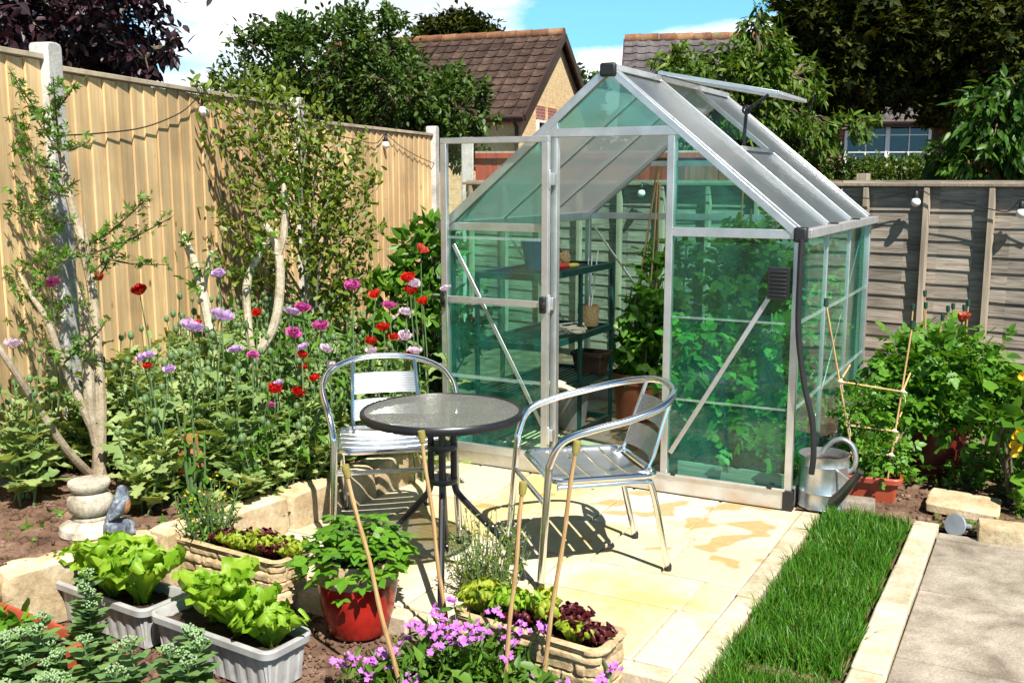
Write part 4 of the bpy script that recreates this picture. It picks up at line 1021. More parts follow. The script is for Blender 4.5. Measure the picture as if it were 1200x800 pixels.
m = MB().lathe([(.001, .0), (.047, .003), (.050, .010), (.044, .020), (.020, .050), (.014, .058), (.013, .125), (.010, .125)], (0, 0, 0), 24); m.xf(Matrix.Rotation(math.radians(105), 4, 'Y')); m.v = [(x-.03, y, z+.012) for x, y, z in m.v]
m.build('rose_body', M['zinc'], t, world=False)

# loose slabs and stones
def loose(name, label, cat, c, size, rz, mt, seed, n=8, rough=.006, pw=14., tilt=(0, 0)):
    t = thing(name, label, cat, c, rz); m = MB(); block(m, (0, 0, 0), size, 0, n, rough, seed, pw); m.xf(Matrix.Rotation(tilt[0], 4, 'X')@Matrix.Rotation(tilt[1], 4, 'Y'))
    o = m.build(name+'_body' if False else 'stone_face', M[mt], t, world=False); return t
p = gp(1129, 592, .02); loose('paving_slab', 'loose yellow sandstone slab lying on the soil beside the weeds', 'slab', (p.x, p.y, .022), (.31, .27, .045), math.radians(-28), 'stone', 41, tilt=(.02, .05))
p = gp(1200, 634, .03); loose('stone_offcut', 'buff stone block at the head of the grey paving', 'stone', (p.x, p.y+.07, .032), (.30, .12, .085), math.radians(-24), 'stone', 42)
p = gp(1007, 597, .0); loose('brick_piece', 'pinkish brick lying behind the turf beside the watering can', 'brick', (p.x, p.y+.05, .012), (.17, .10, .055), math.radians(-20), 'path', 43)
p = gp(793, 800, -.03); loose('white_cobble', 'white cobble at the foot of the patio edge', 'stone', (p.x, p.y, -.04), (.11, .10, .07), .4, 'white', 44, 8, .008, 3.)
p = gp(360, 668, -.02); loose('pale_tile', 'small cream tile propped between the stone trough and the red pot', 'tile', (p.x-.01, p.y+.02, .01), (.10, .03, .11), math.radians(-25), 'kerb', 45, tilt=(-.2, 0))
p = gp(314, 622, .0); t = thing('seed_tray', 'dark brown plastic tray standing behind the salad trough', 'tray', (p.x, p.y+.05, .0), math.radians(-18))
loft(MB(), .20, .14, .02, [(0, -.012), (.075, 0), (.08, .006), (.084, .004), (.084, -.004), (.05, -.01)], seg=8).build('tray_body', M['brown_plastic'], t, world=False); soil_top(.175, .115, .06, t)

# stone ornament and bird figure
p = gp(98, 634, .165); OP = Vector((p.x-.02, p.y+.13, .150))
t = thing('stone_ornament', 'turned cast stone pedestal on the bed wall beside the bird figure', 'garden ornament', OP)
MB().lathe([(.001, 0), (.112, 0.0000), (.124, 0.0151), (.118, 0.0403), (.085, 0.0605), (.075, 0.0655)], (0, 0, 0), 32).build('pedestal_base', M['cast_stone'], t, world=False)
MB().lathe([(.066, 0.0638), (.070, 0.0689), (.068, 0.0773), (.058, 0.0823), (.080, 0.0991), (.086, 0.1218), (.083, 0.1470), (.066, 0.1680), (.056, 0.1730)], (0, 0, 0), 32).build('pedestal_ball', M['cast_stone'], t, world=False)
MB().lathe([(.052, 0.1722), (.066, 0.1781), (.076, 0.1915), (.080, 0.2083), (.077, 0.2150), (.001, 0.2150)], (0, 0, 0), 32).build('pedestal_cap', M['cast_stone'], t, world=False)
p = gp(140, 630, .168); BP = Vector((p.x, p.y+.02, .165))
M['bird'] = m_stone('bird_grey_paint', (.03, .035, .05), (.12, .14, .18), (.42, .45, .50), 22, .5, .3, .1, 90); M['rust'] = m_stone('bird_rust_paint', (.22, .07, .03), (.36, .15, .07), (.45, .3, .2), 22, .5, .3, .1, 80)
t = thing('bird_figure', 'small painted bird figure with a rusty breast perched on a grey rock', 'garden ornament', BP, math.radians(30))
m = MB(); block(m, (0, 0, .030), (.115, .085, .075), .3, 7, .020, 9, 3.2); m.build('rock', M['bird'], t, world=False)
MB().tube([(-.055, 0, .068), (-.035, 0, .085), (-.012, 0, .108), (.006, 0, .135), (.010, 0, .158), (.012, 0, .176), (.016, 0, .190), (.022, 0, .200)], [.006, .018, .030, .034, .028, .024, .022, .008], 14, smooth=4).build('bird_body', M['bird'], t, world=False)
MB().ball((.016, -.010, .128), .025, 14, (.95, .9, 1.35)).build('breast', M['rust'], t, world=False)
MB().tube([(.030, 0, .184), (.055, 0, .178)], [.007, .001], 8).build('beak', M['black'], t, world=False)
for s in (-1, 1):
    MB().ball((.024, s*.018, .189), .0035, 8).build('eye', M['black'], t, world=False)
    MB().tube([(.012, s*.026, .150), (-.012, s*.036, .115), (-.045, s*.022, .078)], [.010, .018, .004], 10, smooth=3).build('wing', M['bird'], t, world=False)

# bamboo canes in the front bed, rubber caps on top
def cane(label, top, bot, r=.0065, cap='olive_cap', group='capped canes in the front bed', name='bamboo_cane', capr=.0125, caph=.038, ext=.04):
    top, bot = Vector(top), Vector(bot); d = (top-bot).normalized(); t = thing(name, label, 'cane', tuple(bot), 0, group); m = MB(); n = 7
    P, rr = [], []
    for k in range(n*3+1):
        f = k/(n*3); P.append(bot.lerp(top, f)-d*(ext*(1-f))+Vector((.002*math.sin(k*.6), .002*math.cos(k*.5), 0))); rr.append(r*(1.16 if k % 3 == 0 else 1.)*(1.08-.16*f))
    m.tube(P, rr, 8); m.build('cane_rod', M['bamboo'], t)
    if cap: MB().tube([top-d*caph*.75, top-d*caph*.2, top+d*caph*.25], [capr*.8, capr, capr*.95], 10).build('cane_cap', M[cap], t)
    return t
cane('bamboo cane with an olive cap leaning in front of the red glazed pot', dp(405, 548, 2.92), dp(469, 806, 2.92))
cane('bamboo cane with its cap just below the near edge of the table top', dp(494, 508, 3.22), dp(524, 740, 3.22))
cane('shorter capped bamboo cane rising from the phlox near the chair seat corner', dp(613, 568, 2.88), dp(590, 812, 2.88))
cane('tallest capped bamboo cane, crossing the near front leg of the side on chair', dp(676, 520, 2.90), dp(634, 806, 2.90))
# ------------------------------------------------------------------ inside the greenhouse
GR = math.atan2(E1.y, E1.x)
st = thing('staging_shelf', 'dark green metal staging with three shelves along the left greenhouse wall', 'shelving', tuple(G(-1.58, .8)), GR)
sa0, sa1, sb0, sb1 = -1.79, -1.38, .22, 1.17
for a in (sa0, sa1):
    for b in (sb0, sb1): MB().beam(G(a, b, 0), G(a, b, 1.0), .022, .022, E1).build('shelf_leg', M['green_metal'], st, bevel=.003)
for b in (.70,): MB().beam(G(sa1, b, 0), G(sa1, b, 1.0), .022, .022, E1).build('shelf_leg', M['green_metal'], st, bevel=.003)
for z in (1.0, .62, .34, .05):
    m = MB(); m.beam(G(sa0, sb0, z), G(sa0, sb1, z), .028, .035); m.beam(G(sa1, sb0, z), G(sa1, sb1, z), .028, .035); m.beam(G(sa0, sb0, z), G(sa1, sb0, z), .028, .035); m.beam(G(sa0, sb1, z), G(sa1, sb1, z), .028, .035)
    if z > .3:
        for i in range(1, 11): a = sa0+(sa1-sa0)*i/11; m.beam(G(a, sb0, z), G(a, sb1, z), .016, .008)
    m.build('shelf', M['green_metal'], st)
def itm(name, label, cat, loc, rz=0., group=None): return thing(name, label, cat, tuple(loc), rz, group)
SZ = 1.02
t = itm('bucket', 'blue plastic bucket on the top shelf seen through the open door glass', 'bucket', G(-1.56, .52, SZ))
MB().lathe([(.001, 0), (.075, 0), (.098, .15), (.103, .155), (.098, .16), (.09, .12)], (0, 0, 0), 28, cap=False).build('bucket_body', M['blue'], t, world=False)
MB().tube([(-.1, 0, .15), (-.09, .03, .11), (0, .105, .09), (.09, .03, .11), (.1, 0, .15)], .003, 6, smooth=4).build('handle', M['white'], t, world=False)
t = itm('twine_ball', 'ball of tan jute twine on the top shelf just inside the doorway', 'twine', G(-1.47, .62, SZ+.052))
m = MB()
for k in range(26):
    a, b_ = random.uniform(0, 6.28), random.uniform(.3, 2.8); rot = Matrix.Rotation(a, 4, 'Z')@Matrix.Rotation(b_, 4, 'X'); rr = .048+.004*random.random()
    m.tube([rot@Vector((rr*math.cos(q), rr*math.sin(q), random.uniform(-.014, .014))) for q in [i*math.pi/9 for i in range(18)]], .0055, 5, closed=True)
m.ball((0, 0, 0), .046, 16); m.build('twine_winding', M['twine'], t, world=False)
t = itm('trowel', 'hand tool with a red and yellow handle lying on the top shelf edge', 'trowel', G(-1.42, .55, SZ+.016), GR+math.radians(75))
MB().tube([(-.10, 0, 0), (-.02, 0, .002), (.04, 0, 0)], [.015, .019, .014], 10, smooth=3).build('red_grip', M['red_plastic'], t, world=False)
MB().tube([(.04, 0, 0), (.09, 0, 0), (.13, 0, 0)], [.013, .014, .010], 10).build('yellow_grip', M['yellow_plastic'], t, world=False)
MB().tube([(.13, 0, 0), (.17, 0, 0)], .005, 8).build('shank', M['dark_metal'], t, world=False)
t = itm('woven_pot', 'tan woven pot holding thin sticks on the middle shelf', 'pot', G(-1.47, 1.02, .64))
MB().lathe([(.001, 0), (.060, 0), (.066, .03), (.062, .06), (.067, .09), (.063, .115), (.066, .125), (.058, .125), (.055, .10)], (0, 0, 0), 26, cap=False).build('pot_body', M['twine'], t, world=False)
MB().tube([(0, 0, .05), (.02, .03, .42)], .004, 6).tube([(.01, 0, .05), (.055, .0, .46)], .004, 6).tube([(0, .02, .05), (.0, .05, .50)], .003, 6).build('stick', M['white'], t, world=False)
t = itm('wire_loop', 'loose bundle of pale string and wire on the middle shelf by the door post', 'string', G(-1.43, .66, .66))
m = MB()
for k in range(6): m.tube([(random.uniform(-.10, .10), random.uniform(-.12, .12), random.uniform(-.015, .03)) for _ in range(6)], .0045, 6, smooth=4)
m.build('wire', M['string'], t, world=False)
t = itm('brown_pot', 'dark brown square plastic pot on the low shelf', 'plant pot', G(-1.43, .98, .36), GR)
loft(MB(), .20, .15, .02, [(0, -.02), (.105, 0), (.108, .012), (.13, .014), (.13, .002), (.08, -.005)], seg=6).build('pot_body', M['brown_plastic'], t, world=False)
t = itm('white_bucket', 'pale grey tapered bin standing on the greenhouse floor behind the staging', 'bin', G(-1.56, .98, .0))
MB().lathe([(.001, .003), (.085, 0), (.115, .25), (.122, .252), (.122, .27), (.112, .272), (.108, .2)], (0, 0, 0), 30, cap=False).build('bin_body', M['grey_plastic'], t, world=False)
t = itm('leather_gloves', 'cream work gloves draped on the low shelf end', 'gloves', G(-1.39, .40, .375), GR)
m = MB(); m.tube([(-.06, 0, .0), (0, .0, .018), (.05, .01, .012)], [.030, .040, .030], 10, smooth=3)
for k in range(4): m.tube([(.04, -.02+.016*k, .012), (.085, -.03+.020*k, .006-.004*k), (.105, -.034+.022*k, -.012)], [.010, .009, .007], 8, smooth=2)
m.tube([(-.01, -.03, .01), (.03, -.065, .0), (.05, -.075, -.01)], [.011, .010, .007], 8, smooth=2)
for v in range(len(m.v)): x, y, z = m.v[v]; m.v[v] = (x, y, z*.75)
m.build('glove', M['cream'], t, world=False)
t = itm('green_tray', 'small green plastic dish on the floor at the foot of the staging', 'dish', G(-1.30, .26, .0))
MB().lathe([(.001, .004), (.07, 0), (.085, .035), (.089, .036), (.08, .03)], (0, 0, 0), 24, cap=False).build('dish_body', M['green_metal'], t, world=False)
BPOT = G(-1.30, 1.42, 0)
t = itm('terracotta_pot', 'big terracotta tub of beans on the greenhouse floor', 'plant pot', BPOT)
MB().lathe([(.001, .003), (.125, 0), (.148, .18), (.150, .235), (.168, .237), (.170, .30), (.158, .302), (.153, .26)], (0, 0, 0), 40, cap=False).build('pot_body', M['terracotta'], t, world=False)
MB().lathe([(.001, .27), (.154, .265)], (0, 0, 0), 30, cap=False).build('soil', M['dark_soil'], t, world=False)
apex = BPOT+Vector((.10, -.05, 1.50))
for k, (a, lab) in enumerate(((.2, 'first'), (2.0, 'b'), (3.6, 'c'), (5.0, 'd'))):
    bt = BPOT+Vector((.11*math.cos(a), .11*math.sin(a), .27)); ap = apex+Vector((.012*math.cos(a), .012*math.sin(a), .10*(k % 2)))
    cane('bamboo cane of the wigwam tied above the terracotta tub in the greenhouse', ap, bt, .0055, None, 'wigwam canes')
t = itm('thermometer', 'small round white thermometer hung on the inside of the rear panes', 'thermometer', G(-.80, D_-.03, .94), GR)
m = MB().lathe([(.001, -.008), (.042, -.008), (.045, 0), (.042, .006), (.036, .004)], (0, 0, 0), 24, cap=False); m.xf(Matrix.Rotation(math.radians(90), 4, 'X')); m.build('case', M['white'], t, world=False)
m = MB().lathe([(.001, .003), (.034, .003)], (0, 0, 0), 24, cap=False); m.xf(Matrix.Rotation(math.radians(90), 4, 'X')); m.build('dial', M['dark_glass'], t, world=False)
# planks in front of the inner bed and the bed soil
t = itm('bed_plank', 'weathered plank edging the planting bed inside the greenhouse front', 'plank', G(-.30, .10, .07), GR)
MB().box((0, 0, 0), (.54, .022, .13)).build('plank_face', M['old_wood'], t, world=False, bevel=.003)
sheet('greenhouse_bed_soil', -.56, -.03, .12, 1.80, .10, M['dark_soil'], 24, 50, .015)

# plants in the greenhouse
def plant(name, label, cat, loc, leafmat, T, blobs, size, stems=None, group=None, stemmat='stem', droop=.1, up=.9, indoors=False):
    t = thing(name, label, cat, tuple(loc), 0, group); f = NP()
    for c, rad, ns, npr in blobs: foliage(f, T, c, rad, ns, npr, size, droop=droop, up=up, shell=.25, spread=.5)
    if indoors:
        for i_, V_ in enumerate(f.V):
            d_ = V_-np.array(G0); a_ = d_@np.array(E1); b_ = d_@np.array(E2); ca = np.clip(a_, -1.82, -.028)-a_; cb = np.clip(b_, .035, 1.835)-b_
            f.V[i_] = V_+ca[:, None]*np.array(E1)+cb[:, None]*np.array(E2)
    f.build('foliage', M[leafmat], t)
    if stems:
        m = MB()
        for s in stems: m.tube(s[0], s[1], 6, smooth=3)
        m.build('stem', M[stemmat], t)
    return t
def vine(label, a, b, h, seed, n=90, hw=.22):
    base = G(a, b, .10); blobs = []; z = .24
    while z < h: blobs.append(((base.x+R.uniform(-.05, .05), base.y+R.uniform(-.05, .05), z), (hw*(1.05-.5*z/h), hw*(1.05-.5*z/h), .11), 8, max(2, n//9))); z += .13
    return plant('tomato_plant', label, 'plant', base, 'l_tomato', PIN, blobs, .13, [([base, base+Vector((.01, 0, h*.5)), base+Vector((-.01, .01, h*.98))], .007)], 'tomato plants inside the greenhouse', indoors=True)
TL = [('leafy tomato plant right behind the front pane beside the door post', -.47, .25, .85), ('tall tomato plant reaching the eaves in the middle of the right front pane', -.33, .45, 1.30),
      ('low tomato plant in the front corner of the greenhouse under the black box', -.15, .22, .80), ('low tomato plant pressed to the front pane in the middle', -.32, .24, .70), ('tomato plant against the side panes, first from the front', -.18, .75, 1.0),
      ('tomato plant at the middle of the inner bed', -.42, .95, 1.15), ('tomato plant against the side panes beyond the middle bar', -.16, 1.20, .95), ('tomato plant in the rear corner of the inner bed', -.30, 1.58, 1.05)]
for i, (lb, a, b, h) in enumerate(TL): vine(lb, a, b, h, i)
bb = BPOT
plant('bean_plant', 'bushy bean plant filling the terracotta tub inside the doorway', 'plant', bb+Vector((0, 0, .27)), 'l_tomato', TRI,
      [((bb.x+.06, bb.y-.04, .46), (.20, .18, .14), 24, 9), ((bb.x+.08, bb.y-.06, .70), (.18, .16, .18), 22, 8), ((bb.x+.08, bb.y-.04, .95), (.10, .1, .16), 7, 6)], .105,
      [([bb+Vector((x, y, .26)), bb+Vector((x*1.3, y*1.3, .5)), bb+Vector((x*.7, y*.7, .85))], .005) for x, y in ((.05, .03), (-.06, .02), (.02, -.07))])
p = G(-1.1, 1.66, 0); plant('trained_plant', 'leafy plant climbing the rear panes behind the staging', 'plant', p, 'l_mid', TRI, [((p.x, p.y, .55), (.20, .12, .35), 22, 7), ((p.x, p.y, 1.05), (.16, .08, .14), 7, 6)], .10, [([p, p+Vector((0, 0, .5)), p+Vector((.03, 0, 1.15))], .006)])
for a, b, lb in ((-.40, .50, 'thin cane standing among the tomatoes nearest the door post'), (-.25, .60, 'thin cane standing among the tomatoes nearer the side panes')):
    cane(lb, G(a, b, 1.46 if a < -.3 else 1.36), G(a, b, .1), .0045, None, 'tomato canes')

# ------------------------------------------------------------------ festoon lights
def festoon(label, pts, bulbs, group=None):
    t = thing('festoon_light', label, 'string lights', tuple(pts[0]), 0, group); m = MB()
    m.tube(pts, .0036, 6, smooth=5); m.build('cable', M['black_plastic'], t)
    for p in bulbs:
        p = Vector(p); MB().tube([p+Vector((0, 0, .075)), p+Vector((0, 0, .068)), p+Vector((0, 0, .030)), p+Vector((0, 0, .024))], [.010, .016, .017, .015], 10).build('lamp_holder', M['black_plastic'], t)
        MB().ball(p, .031, 14).build('bulb', M['white'], t)
    return t
fn = Vector((.975, -.222, 0))
def onf(u, v, off=.035):       # on the left fence face
    i = 1 if u < 352 else 2; P, d = FP[i], (FP[i+1]-FP[i]).normalized(); fn = Vector((d.y, -d.x, 0)); r = ray(u, v); q = P+fn*off; den = r.x*fn.x+r.y*fn.y; tt = (q.x*fn.x+q.y*fn.y)/den
    return Vector((r.x*tt, r.y*tt, H+r.z*tt))
pa = [onf(70, 159), onf(120, 156), onf(170, 149), onf(212, 132), onf(238, 112), onf(262, 124), onf(300, 141), onf(355, 152), onf(410, 162), onf(440, 168), onf(452, 158), onf(470, 172), onf(495, 186), onf(522, 196)]
bl = [pa[4]-Vector((0, 0, .09)), pa[10]-Vector((0, 0, .085))]
festoon('black festoon cable with white bulbs slung along the pale closeboard fence', pa, bl)
def onr(u, v, off=.09):
    q = RB0+RN*off; r = ray(u, v); tt = (q.x*RN.x+q.y*RN.y)/(r.x*RN.x+r.y*RN.y); return Vector((r.x*tt, r.y*tt, H+r.z*tt))
pr_ = [onr(u, v) for u, v in ((752, 214), (800, 228), (860, 226), (920, 222), (972, 224), (1010, 232), (1040, 231), (1074, 222), (1100, 233), (1140, 240), (1180, 248), (1198, 234), (1230, 250))]
festoon('black festoon cable with white bulbs slung along the weathered rear fence', pr_, [pr_[0]-Vector((0, 0, .085)), pr_[7]-Vector((0, 0, .085)), pr_[11]-Vector((0, 0, .085))])

# ------------------------------------------------------------------ cane frame and capped canes by the rear fence
def at(u, v, Y): return dp(u, v, Y)
t = thing('cane_frame', 'little frame of thin canes tied with cream string in the terracotta trough', 'plant support', tuple(TP)); m = MB(); Yf = TP.y-.03
def rod(p, q, r=.0045): MB().tube([p, q], r, 7).build('cane_rod', M['bamboo'], t)
FL = [at(968, 356, Yf), at(985, 447, Yf), at(994, 498, Yf), at(999, 530, Yf), at(1004, 562, Yf)]; FR = [at(1069, 382, Yf+.02), at(1058, 459, Yf), at(1048, 505, Yf), at(1044, 533, Yf), at(1040, 562, Yf)]
rod(FL[0], FL[4]); rod(FR[0], FR[4]); bk = Vector((.10, .17, .0))
for i in (1, 2, 3):
    e = (FR[i]-FL[i])*.05; rod(FL[i]-e, FR[i]+e); rod(FL[i]-bk*.12, FL[i]+bk*.95+Vector((0, 0, .05))); rod(FR[i]-bk*.1, FR[i]+bk*.9+Vector((0, 0, .06)))
    for q in (FL[i], FR[i]):
        k = MB(); k.ball(q, .011, 10, (1.2, 1, 1)); k.tube([q, q+Vector((.008, -.008, -.02)), q+Vector((.012, -.006, -.05))], .002, 5); k.tube([q+Vector((-.014, -.008, .004)), q+Vector((.016, -.010, -.002))], .003, 5); k.build('string_knot', M['string'], t)
MB().lathe([(.009, -.012), (.012, -.008), (.010, .022), (.011, .026)], FL[0], 10).build('cane_cap', M['green_cap'], t)
MB().lathe([(.009, -.012), (.012, -.008), (.010, .022), (.011, .026)], FR[0], 10).build('cane_cap', M['green_cap'], t)
CC = [(1070, 358, 1060, 470, -.05), (1084, 342, 1079, 470, .12), (1085, 356, 1082, 480, .06), (1105, 370, 1085, 440, -.08), (1111, 360, 1109, 470, .0), (1117, 357, 1113, 470, .1), (1130, 359, 1122, 470, .03), (1135, 353, 1124, 470, .08)]
CN = ['leftmost tall cane with a green cap above the oxblood pot', 'highest green capped cane against the fence batten', 'green capped cane just below the highest one', 'short green capped cane leaning left over the bush', 'green capped cane standing upright in the middle of the bush', 'upright green capped cane right behind the middle one', 'green capped cane beside the coral bloom', 'rightmost green capped cane above the coral bloom']
for (u, v, u2, v2, dy), lb in zip(CC, CN): cane(lb, at(u, v, RP.y+dy), at(u2, v2+40, RP.y+dy*.6), .0048, 'green_cap', 'green capped canes', capr=.010, caph=.032)
# ------------------------------------------------------------------ salad, pots and front bed plants
def lettuce(label, c, L_=.15, n=15, mt='l_lettuce', curly=False, group='lettuces in the grey troughs', name='lettuce', spread=1.):
    t = thing(name, label, 'lettuce', tuple(c), 0, group); f = NP(); c = np.array(c, float)
    for i in range(n):
        a = i*2.399+R.uniform(-.3, .3); k = i/n; el = math.radians(84-42*k*spread+R.uniform(-10, 8)); ln = L_*(.75+.35*k)*R.uniform(.85, 1.12)
        d = np.array([math.cos(a)*math.cos(el), math.sin(a)*math.cos(el), math.sin(el)]); nn = np.array([-math.cos(a)*math.sin(el), -math.sin(a)*math.sin(el), math.cos(el)])
        T = (LETC if curly else LET)[R.randint(4)]
        f.stamp(T, [c+np.array([math.cos(a), math.sin(a), 0])*.016*(.4+k)], [d], [nn], ln, [R.uniform(.85, 1.1)])
    f.build('leaves', M[mt], t); return t
def al(c, rz, s, w=0, z=.12): return Vector((c.x+math.cos(rz)*s-math.sin(rz)*w, c.y+math.sin(rz)*s+math.cos(rz)*w, c.z+z))
for s, w, L_, n, lb in ((-.20, .01, .145, 10, 'small pale lettuce at the wall end of the far grey trough'), (-.075, .02, .205, 12, 'tall lettuce in the middle of the far grey trough'), (.02, -.02, .18, 11, 'lettuce with a yellowed leaf in the far grey trough'), (.15, .0, .22, 12, 'tall upright lettuce at the near end of the far grey trough')):
    lettuce(lb, al(GT1, AX, s, w), L_, n)
for s, w, L_, n, lb in ((-.09, .03, .195, 12, 'tall lettuce beside the bare soil of the near grey trough'), (.05, .0, .165, 12, 'broad lettuce in the middle of the near grey trough'), (.19, .0, .135, 14, 'low curly lettuce at the end of the near grey trough by the red pot')):
    lettuce(lb, al(GT2, AX, s, w), L_, n, curly=s > .1)
rl = math.atan2(-.31, .50)
for s, w, L_, n, mt, lb in ((.02, -.02, .085, 14, 'l_lime', 'frilly lime lettuce in the middle of the long stone trough'), (.12, .0, .085, 14, 'l_lime', 'frilly lime lettuce nearer the rounded end of the long stone trough'),
                         (.08, .045, .085, 12, 'l_lettuce_red', 'dark red lettuce at the back of the long stone trough'), (.19, -.01, .08, 12, 'l_lettuce_red', 'dark red lettuce between the lime ones in the long stone trough'), (.245, .01, .085, 11, 'l_lime', 'frilly lime lettuce at the rounded end of the long stone trough'), (-.06, .0, .075, 10, 'l_lettuce_red', 'dark red lettuce beside the seeding greens in the long stone trough')):
    lettuce(lb, al(STL, rl, s, w, .145), L_, n, mt, True, 'salad in the long stone trough')
for s, w, L_, n, mt, lb in ((-.22, .0, .10, 15, 'l_lime', 'lime green lettuce at the phlox end of the front stone trough'), (-.11, .01, .105, 15, 'l_lettuce', 'green lettuce by the tallest cane in the front stone trough'), (-.04, -.03, .075, 14, 'l_lettuce_red', 'dark red lettuce in the middle of the front stone trough'),
                         (.0, .03, .10, 12, 'l_lime', 'lime lettuce leaves rising at the back of the front stone trough'), (.09, .03, .085, 15, 'l_lettuce_red', 'dark red lettuce at the back of the front stone trough'), (.15, -.03, .085, 6, 'l_lime', 'yellow green lettuce leaf between the red ones in the front stone trough'), (.20, .0, .075, 17, 'l_lettuce_red', 'dark red frilly lettuce at the rounded end of the front stone trough')):
    lettuce(lb, al(STR, AXR, s, w, .155), L_, n, mt, True, 'salad in the front stone trough')

def florets(b, c, T, size):
    n = Vector((R.normal()*.5, -.45+R.normal()*.4, 1)).normalized(); x = n.orthogonal().normalized(); y = n.cross(x); a0 = R.uniform(0, 6); s = size*R.uniform(.8, 1.15)
    for j in range(5):
        d = x*math.cos(a0+j*1.2566)+y*math.sin(a0+j*1.2566)+n*R.uniform(.0, .45); b.stamp(T, [tuple(c)], [tuple(d)], [tuple(n)], s)
def stalks(name, label, cat, base, n, h, spread, leafmat, T, lsize, per, stemr=.0022, group=None, bloom=None, bsize=.01, bmat=None, bn=0, lean=.25, name2='foliage', z0=.1, btop=.03, up=.6, bt=None):
    """upright many stemmed plant: stems with leaves up them, flowers at the tips"""
    t = thing(name, label, cat, tuple(base), 0, group); m = MB(); f = NP(); b = NP(); base = Vector(base)
    for i in range(n):
        a = R.uniform(0, 6.283); r = spread*math.sqrt(R.rand()); p0 = base+Vector((r*math.cos(a)*.6, r*math.sin(a)*.6, 0)); hh = h*R.uniform(.6, 1.08)
        p2 = p0+Vector((math.cos(a)*r*lean*3+R.normal()*.02, math.sin(a)*r*lean*3+R.normal()*.02, hh)); p1 = (p0+p2)/2+Vector((R.normal()*.012, R.normal()*.012, 0))
        m.tube([p0, p1, p2], [stemr, stemr, stemr*.6], 5)
        k = per; tt = z0+(1-z0)*R.rand(k); P = np.array([tuple(p0.lerp(p1, q*2) if q < .5 else p1.lerp(p2, q*2-1)) for q in tt])
        D = rdir(k, .35); f.stamp(T, P, D, rnorm(k, up), lsize*R.uniform(.6, 1.2, k)*(1.15-.45*tt))
        if bmat: b = NP()
        if bmat and R.rand() < .9:
            q = np.array(p2)+R.normal(size=(bn, 3))*np.array([btop, btop, btop*.5]); [florets(b, qq, bt or LB, bsize) for qq in q]
            b.build('flower_head', M[bmat], t)
    m.build('stem', M['stem'], t); f.build(name2, M[leafmat], t)
    return t
p = al(STL, rl, -.17, 0, .14)
stalks('wallflower', 'thin stemmed seeding greens at the wall end of the long stone trough', 'plant', p, 46, .21, .12, 'l_weed', LN, .042, 9, group=None, bmat='p_yellow', bn=1, bsize=.006, lean=.2)
p = gp(213, 625, .16); stalks('dark_shrub', 'dark upright young shrub standing in the bed behind the long stone trough', 'shrub', (p.x, p.y+.18, .15), 7, .48, .035, 'l_laurel', L1, .06, 16, .005)
# strawberries
t = thing('strawberry_plant', 'dense strawberry plant spilling over the rim of the red glazed pot', 'plant', (POTC.x, POTC.y, POTC.z+.255)); f = NP(); m = MB(); c = Vector((POTC.x, POTC.y, POTC.z+.25))
for i in range(210):
    a = R.uniform(0, 6.28); r = .172*math.sqrt(R.rand()); q = Vector((c.x+r*math.cos(a), c.y+r*math.sin(a), c.z+.115-.09*(r/.172)**2+R.normal()*.022-.03*(r > .145)))
    if i % 4 == 0: m.tube([c+Vector((R.normal()*.02, R.normal()*.02, 0)), c.lerp(q, .6)+Vector((0, 0, .02)), q], .0018, 5)
    f.stamp(TRI, [tuple(q)], [(math.cos(a), math.sin(a), R.uniform(-.45, .35))], [(R.normal()*.3+math.cos(a)*.3, R.normal()*.3+math.sin(a)*.3, 1)], R.uniform(.055, .09))
f.build('leaves', M['l_straw'], t); m.build('runner', M['stem'], t)
# front bed: phlox, white flowered lavender like plant, sedum
p = Vector((.02, 3.22, -.05)); 
stalks('whorled_herb', 'tall pale green wispy herb growing between the chair leg and the phlox', 'plant', gp(570, 712, -.05)+Vector((0, .02, 0)), 80, .33, .13, 'l_olive', LN, .036, 12, .0018, bmat='p_pale', bn=1, bsize=.004, lean=.22)
PH = [(-.10, 3.02, 9, .22, .12, 'phlox with magenta pink heads at the foot of the two middle canes'), (-.40, 2.92, 8, .13, .09, 'low phlox with bright pink heads at the foot of the left cane'), (.17, 2.84, 4, .12, .10, 'few pink phlox heads low against the front stone trough'), (-.20, 3.06, 5, .20, .07, 'phlox with pink heads under the second cane')]
for x, y, n, h, s, lb in PH:
    stalks('phlox', lb, 'plant', (x, y, -.06), n*2, h, s, 'l_mid', LN, .07, 16, .0022, 'phlox in the front bed', bmat='p_phlox', bn=7, bsize=.0125, btop=.014, lean=.3, bt=t_leaf(.40, .02, .02))
LOWP = [(-.02, 2.92, .13, 'l_mid', 'leafy green clump round the foot of the shortest cane'), (-.20, 2.92, .11, 'l_weed', 'pale green leafy clump between the left cane and the second cane'), (-.30, 3.03, .09, 'l_weed', 'broad leaved seedling beside the red glazed pot'), (.05, 2.80, .12, 'l_mid', 'broad leaved green plant at the bottom edge among the phlox'), (-.16, 2.76, .12, 'l_weed', 'bright green leafy clump at the bottom edge between the canes'), (-.30, 2.74, .11, 'l_mid', 'green leafy clump at the bottom edge right of the left cane')]
for x, y, s, mt, lb in LOWP: plant('leafy_clump', lb, 'plant', (x, y, -.06), mt, L1, [((x, y, .0), (s, s*.8, .07), 9, 9)], .062, [([Vector((x, y, -.07)), Vector((x, y, .02))], .004)], 'leafy clumps in the front bed', up=1.1)
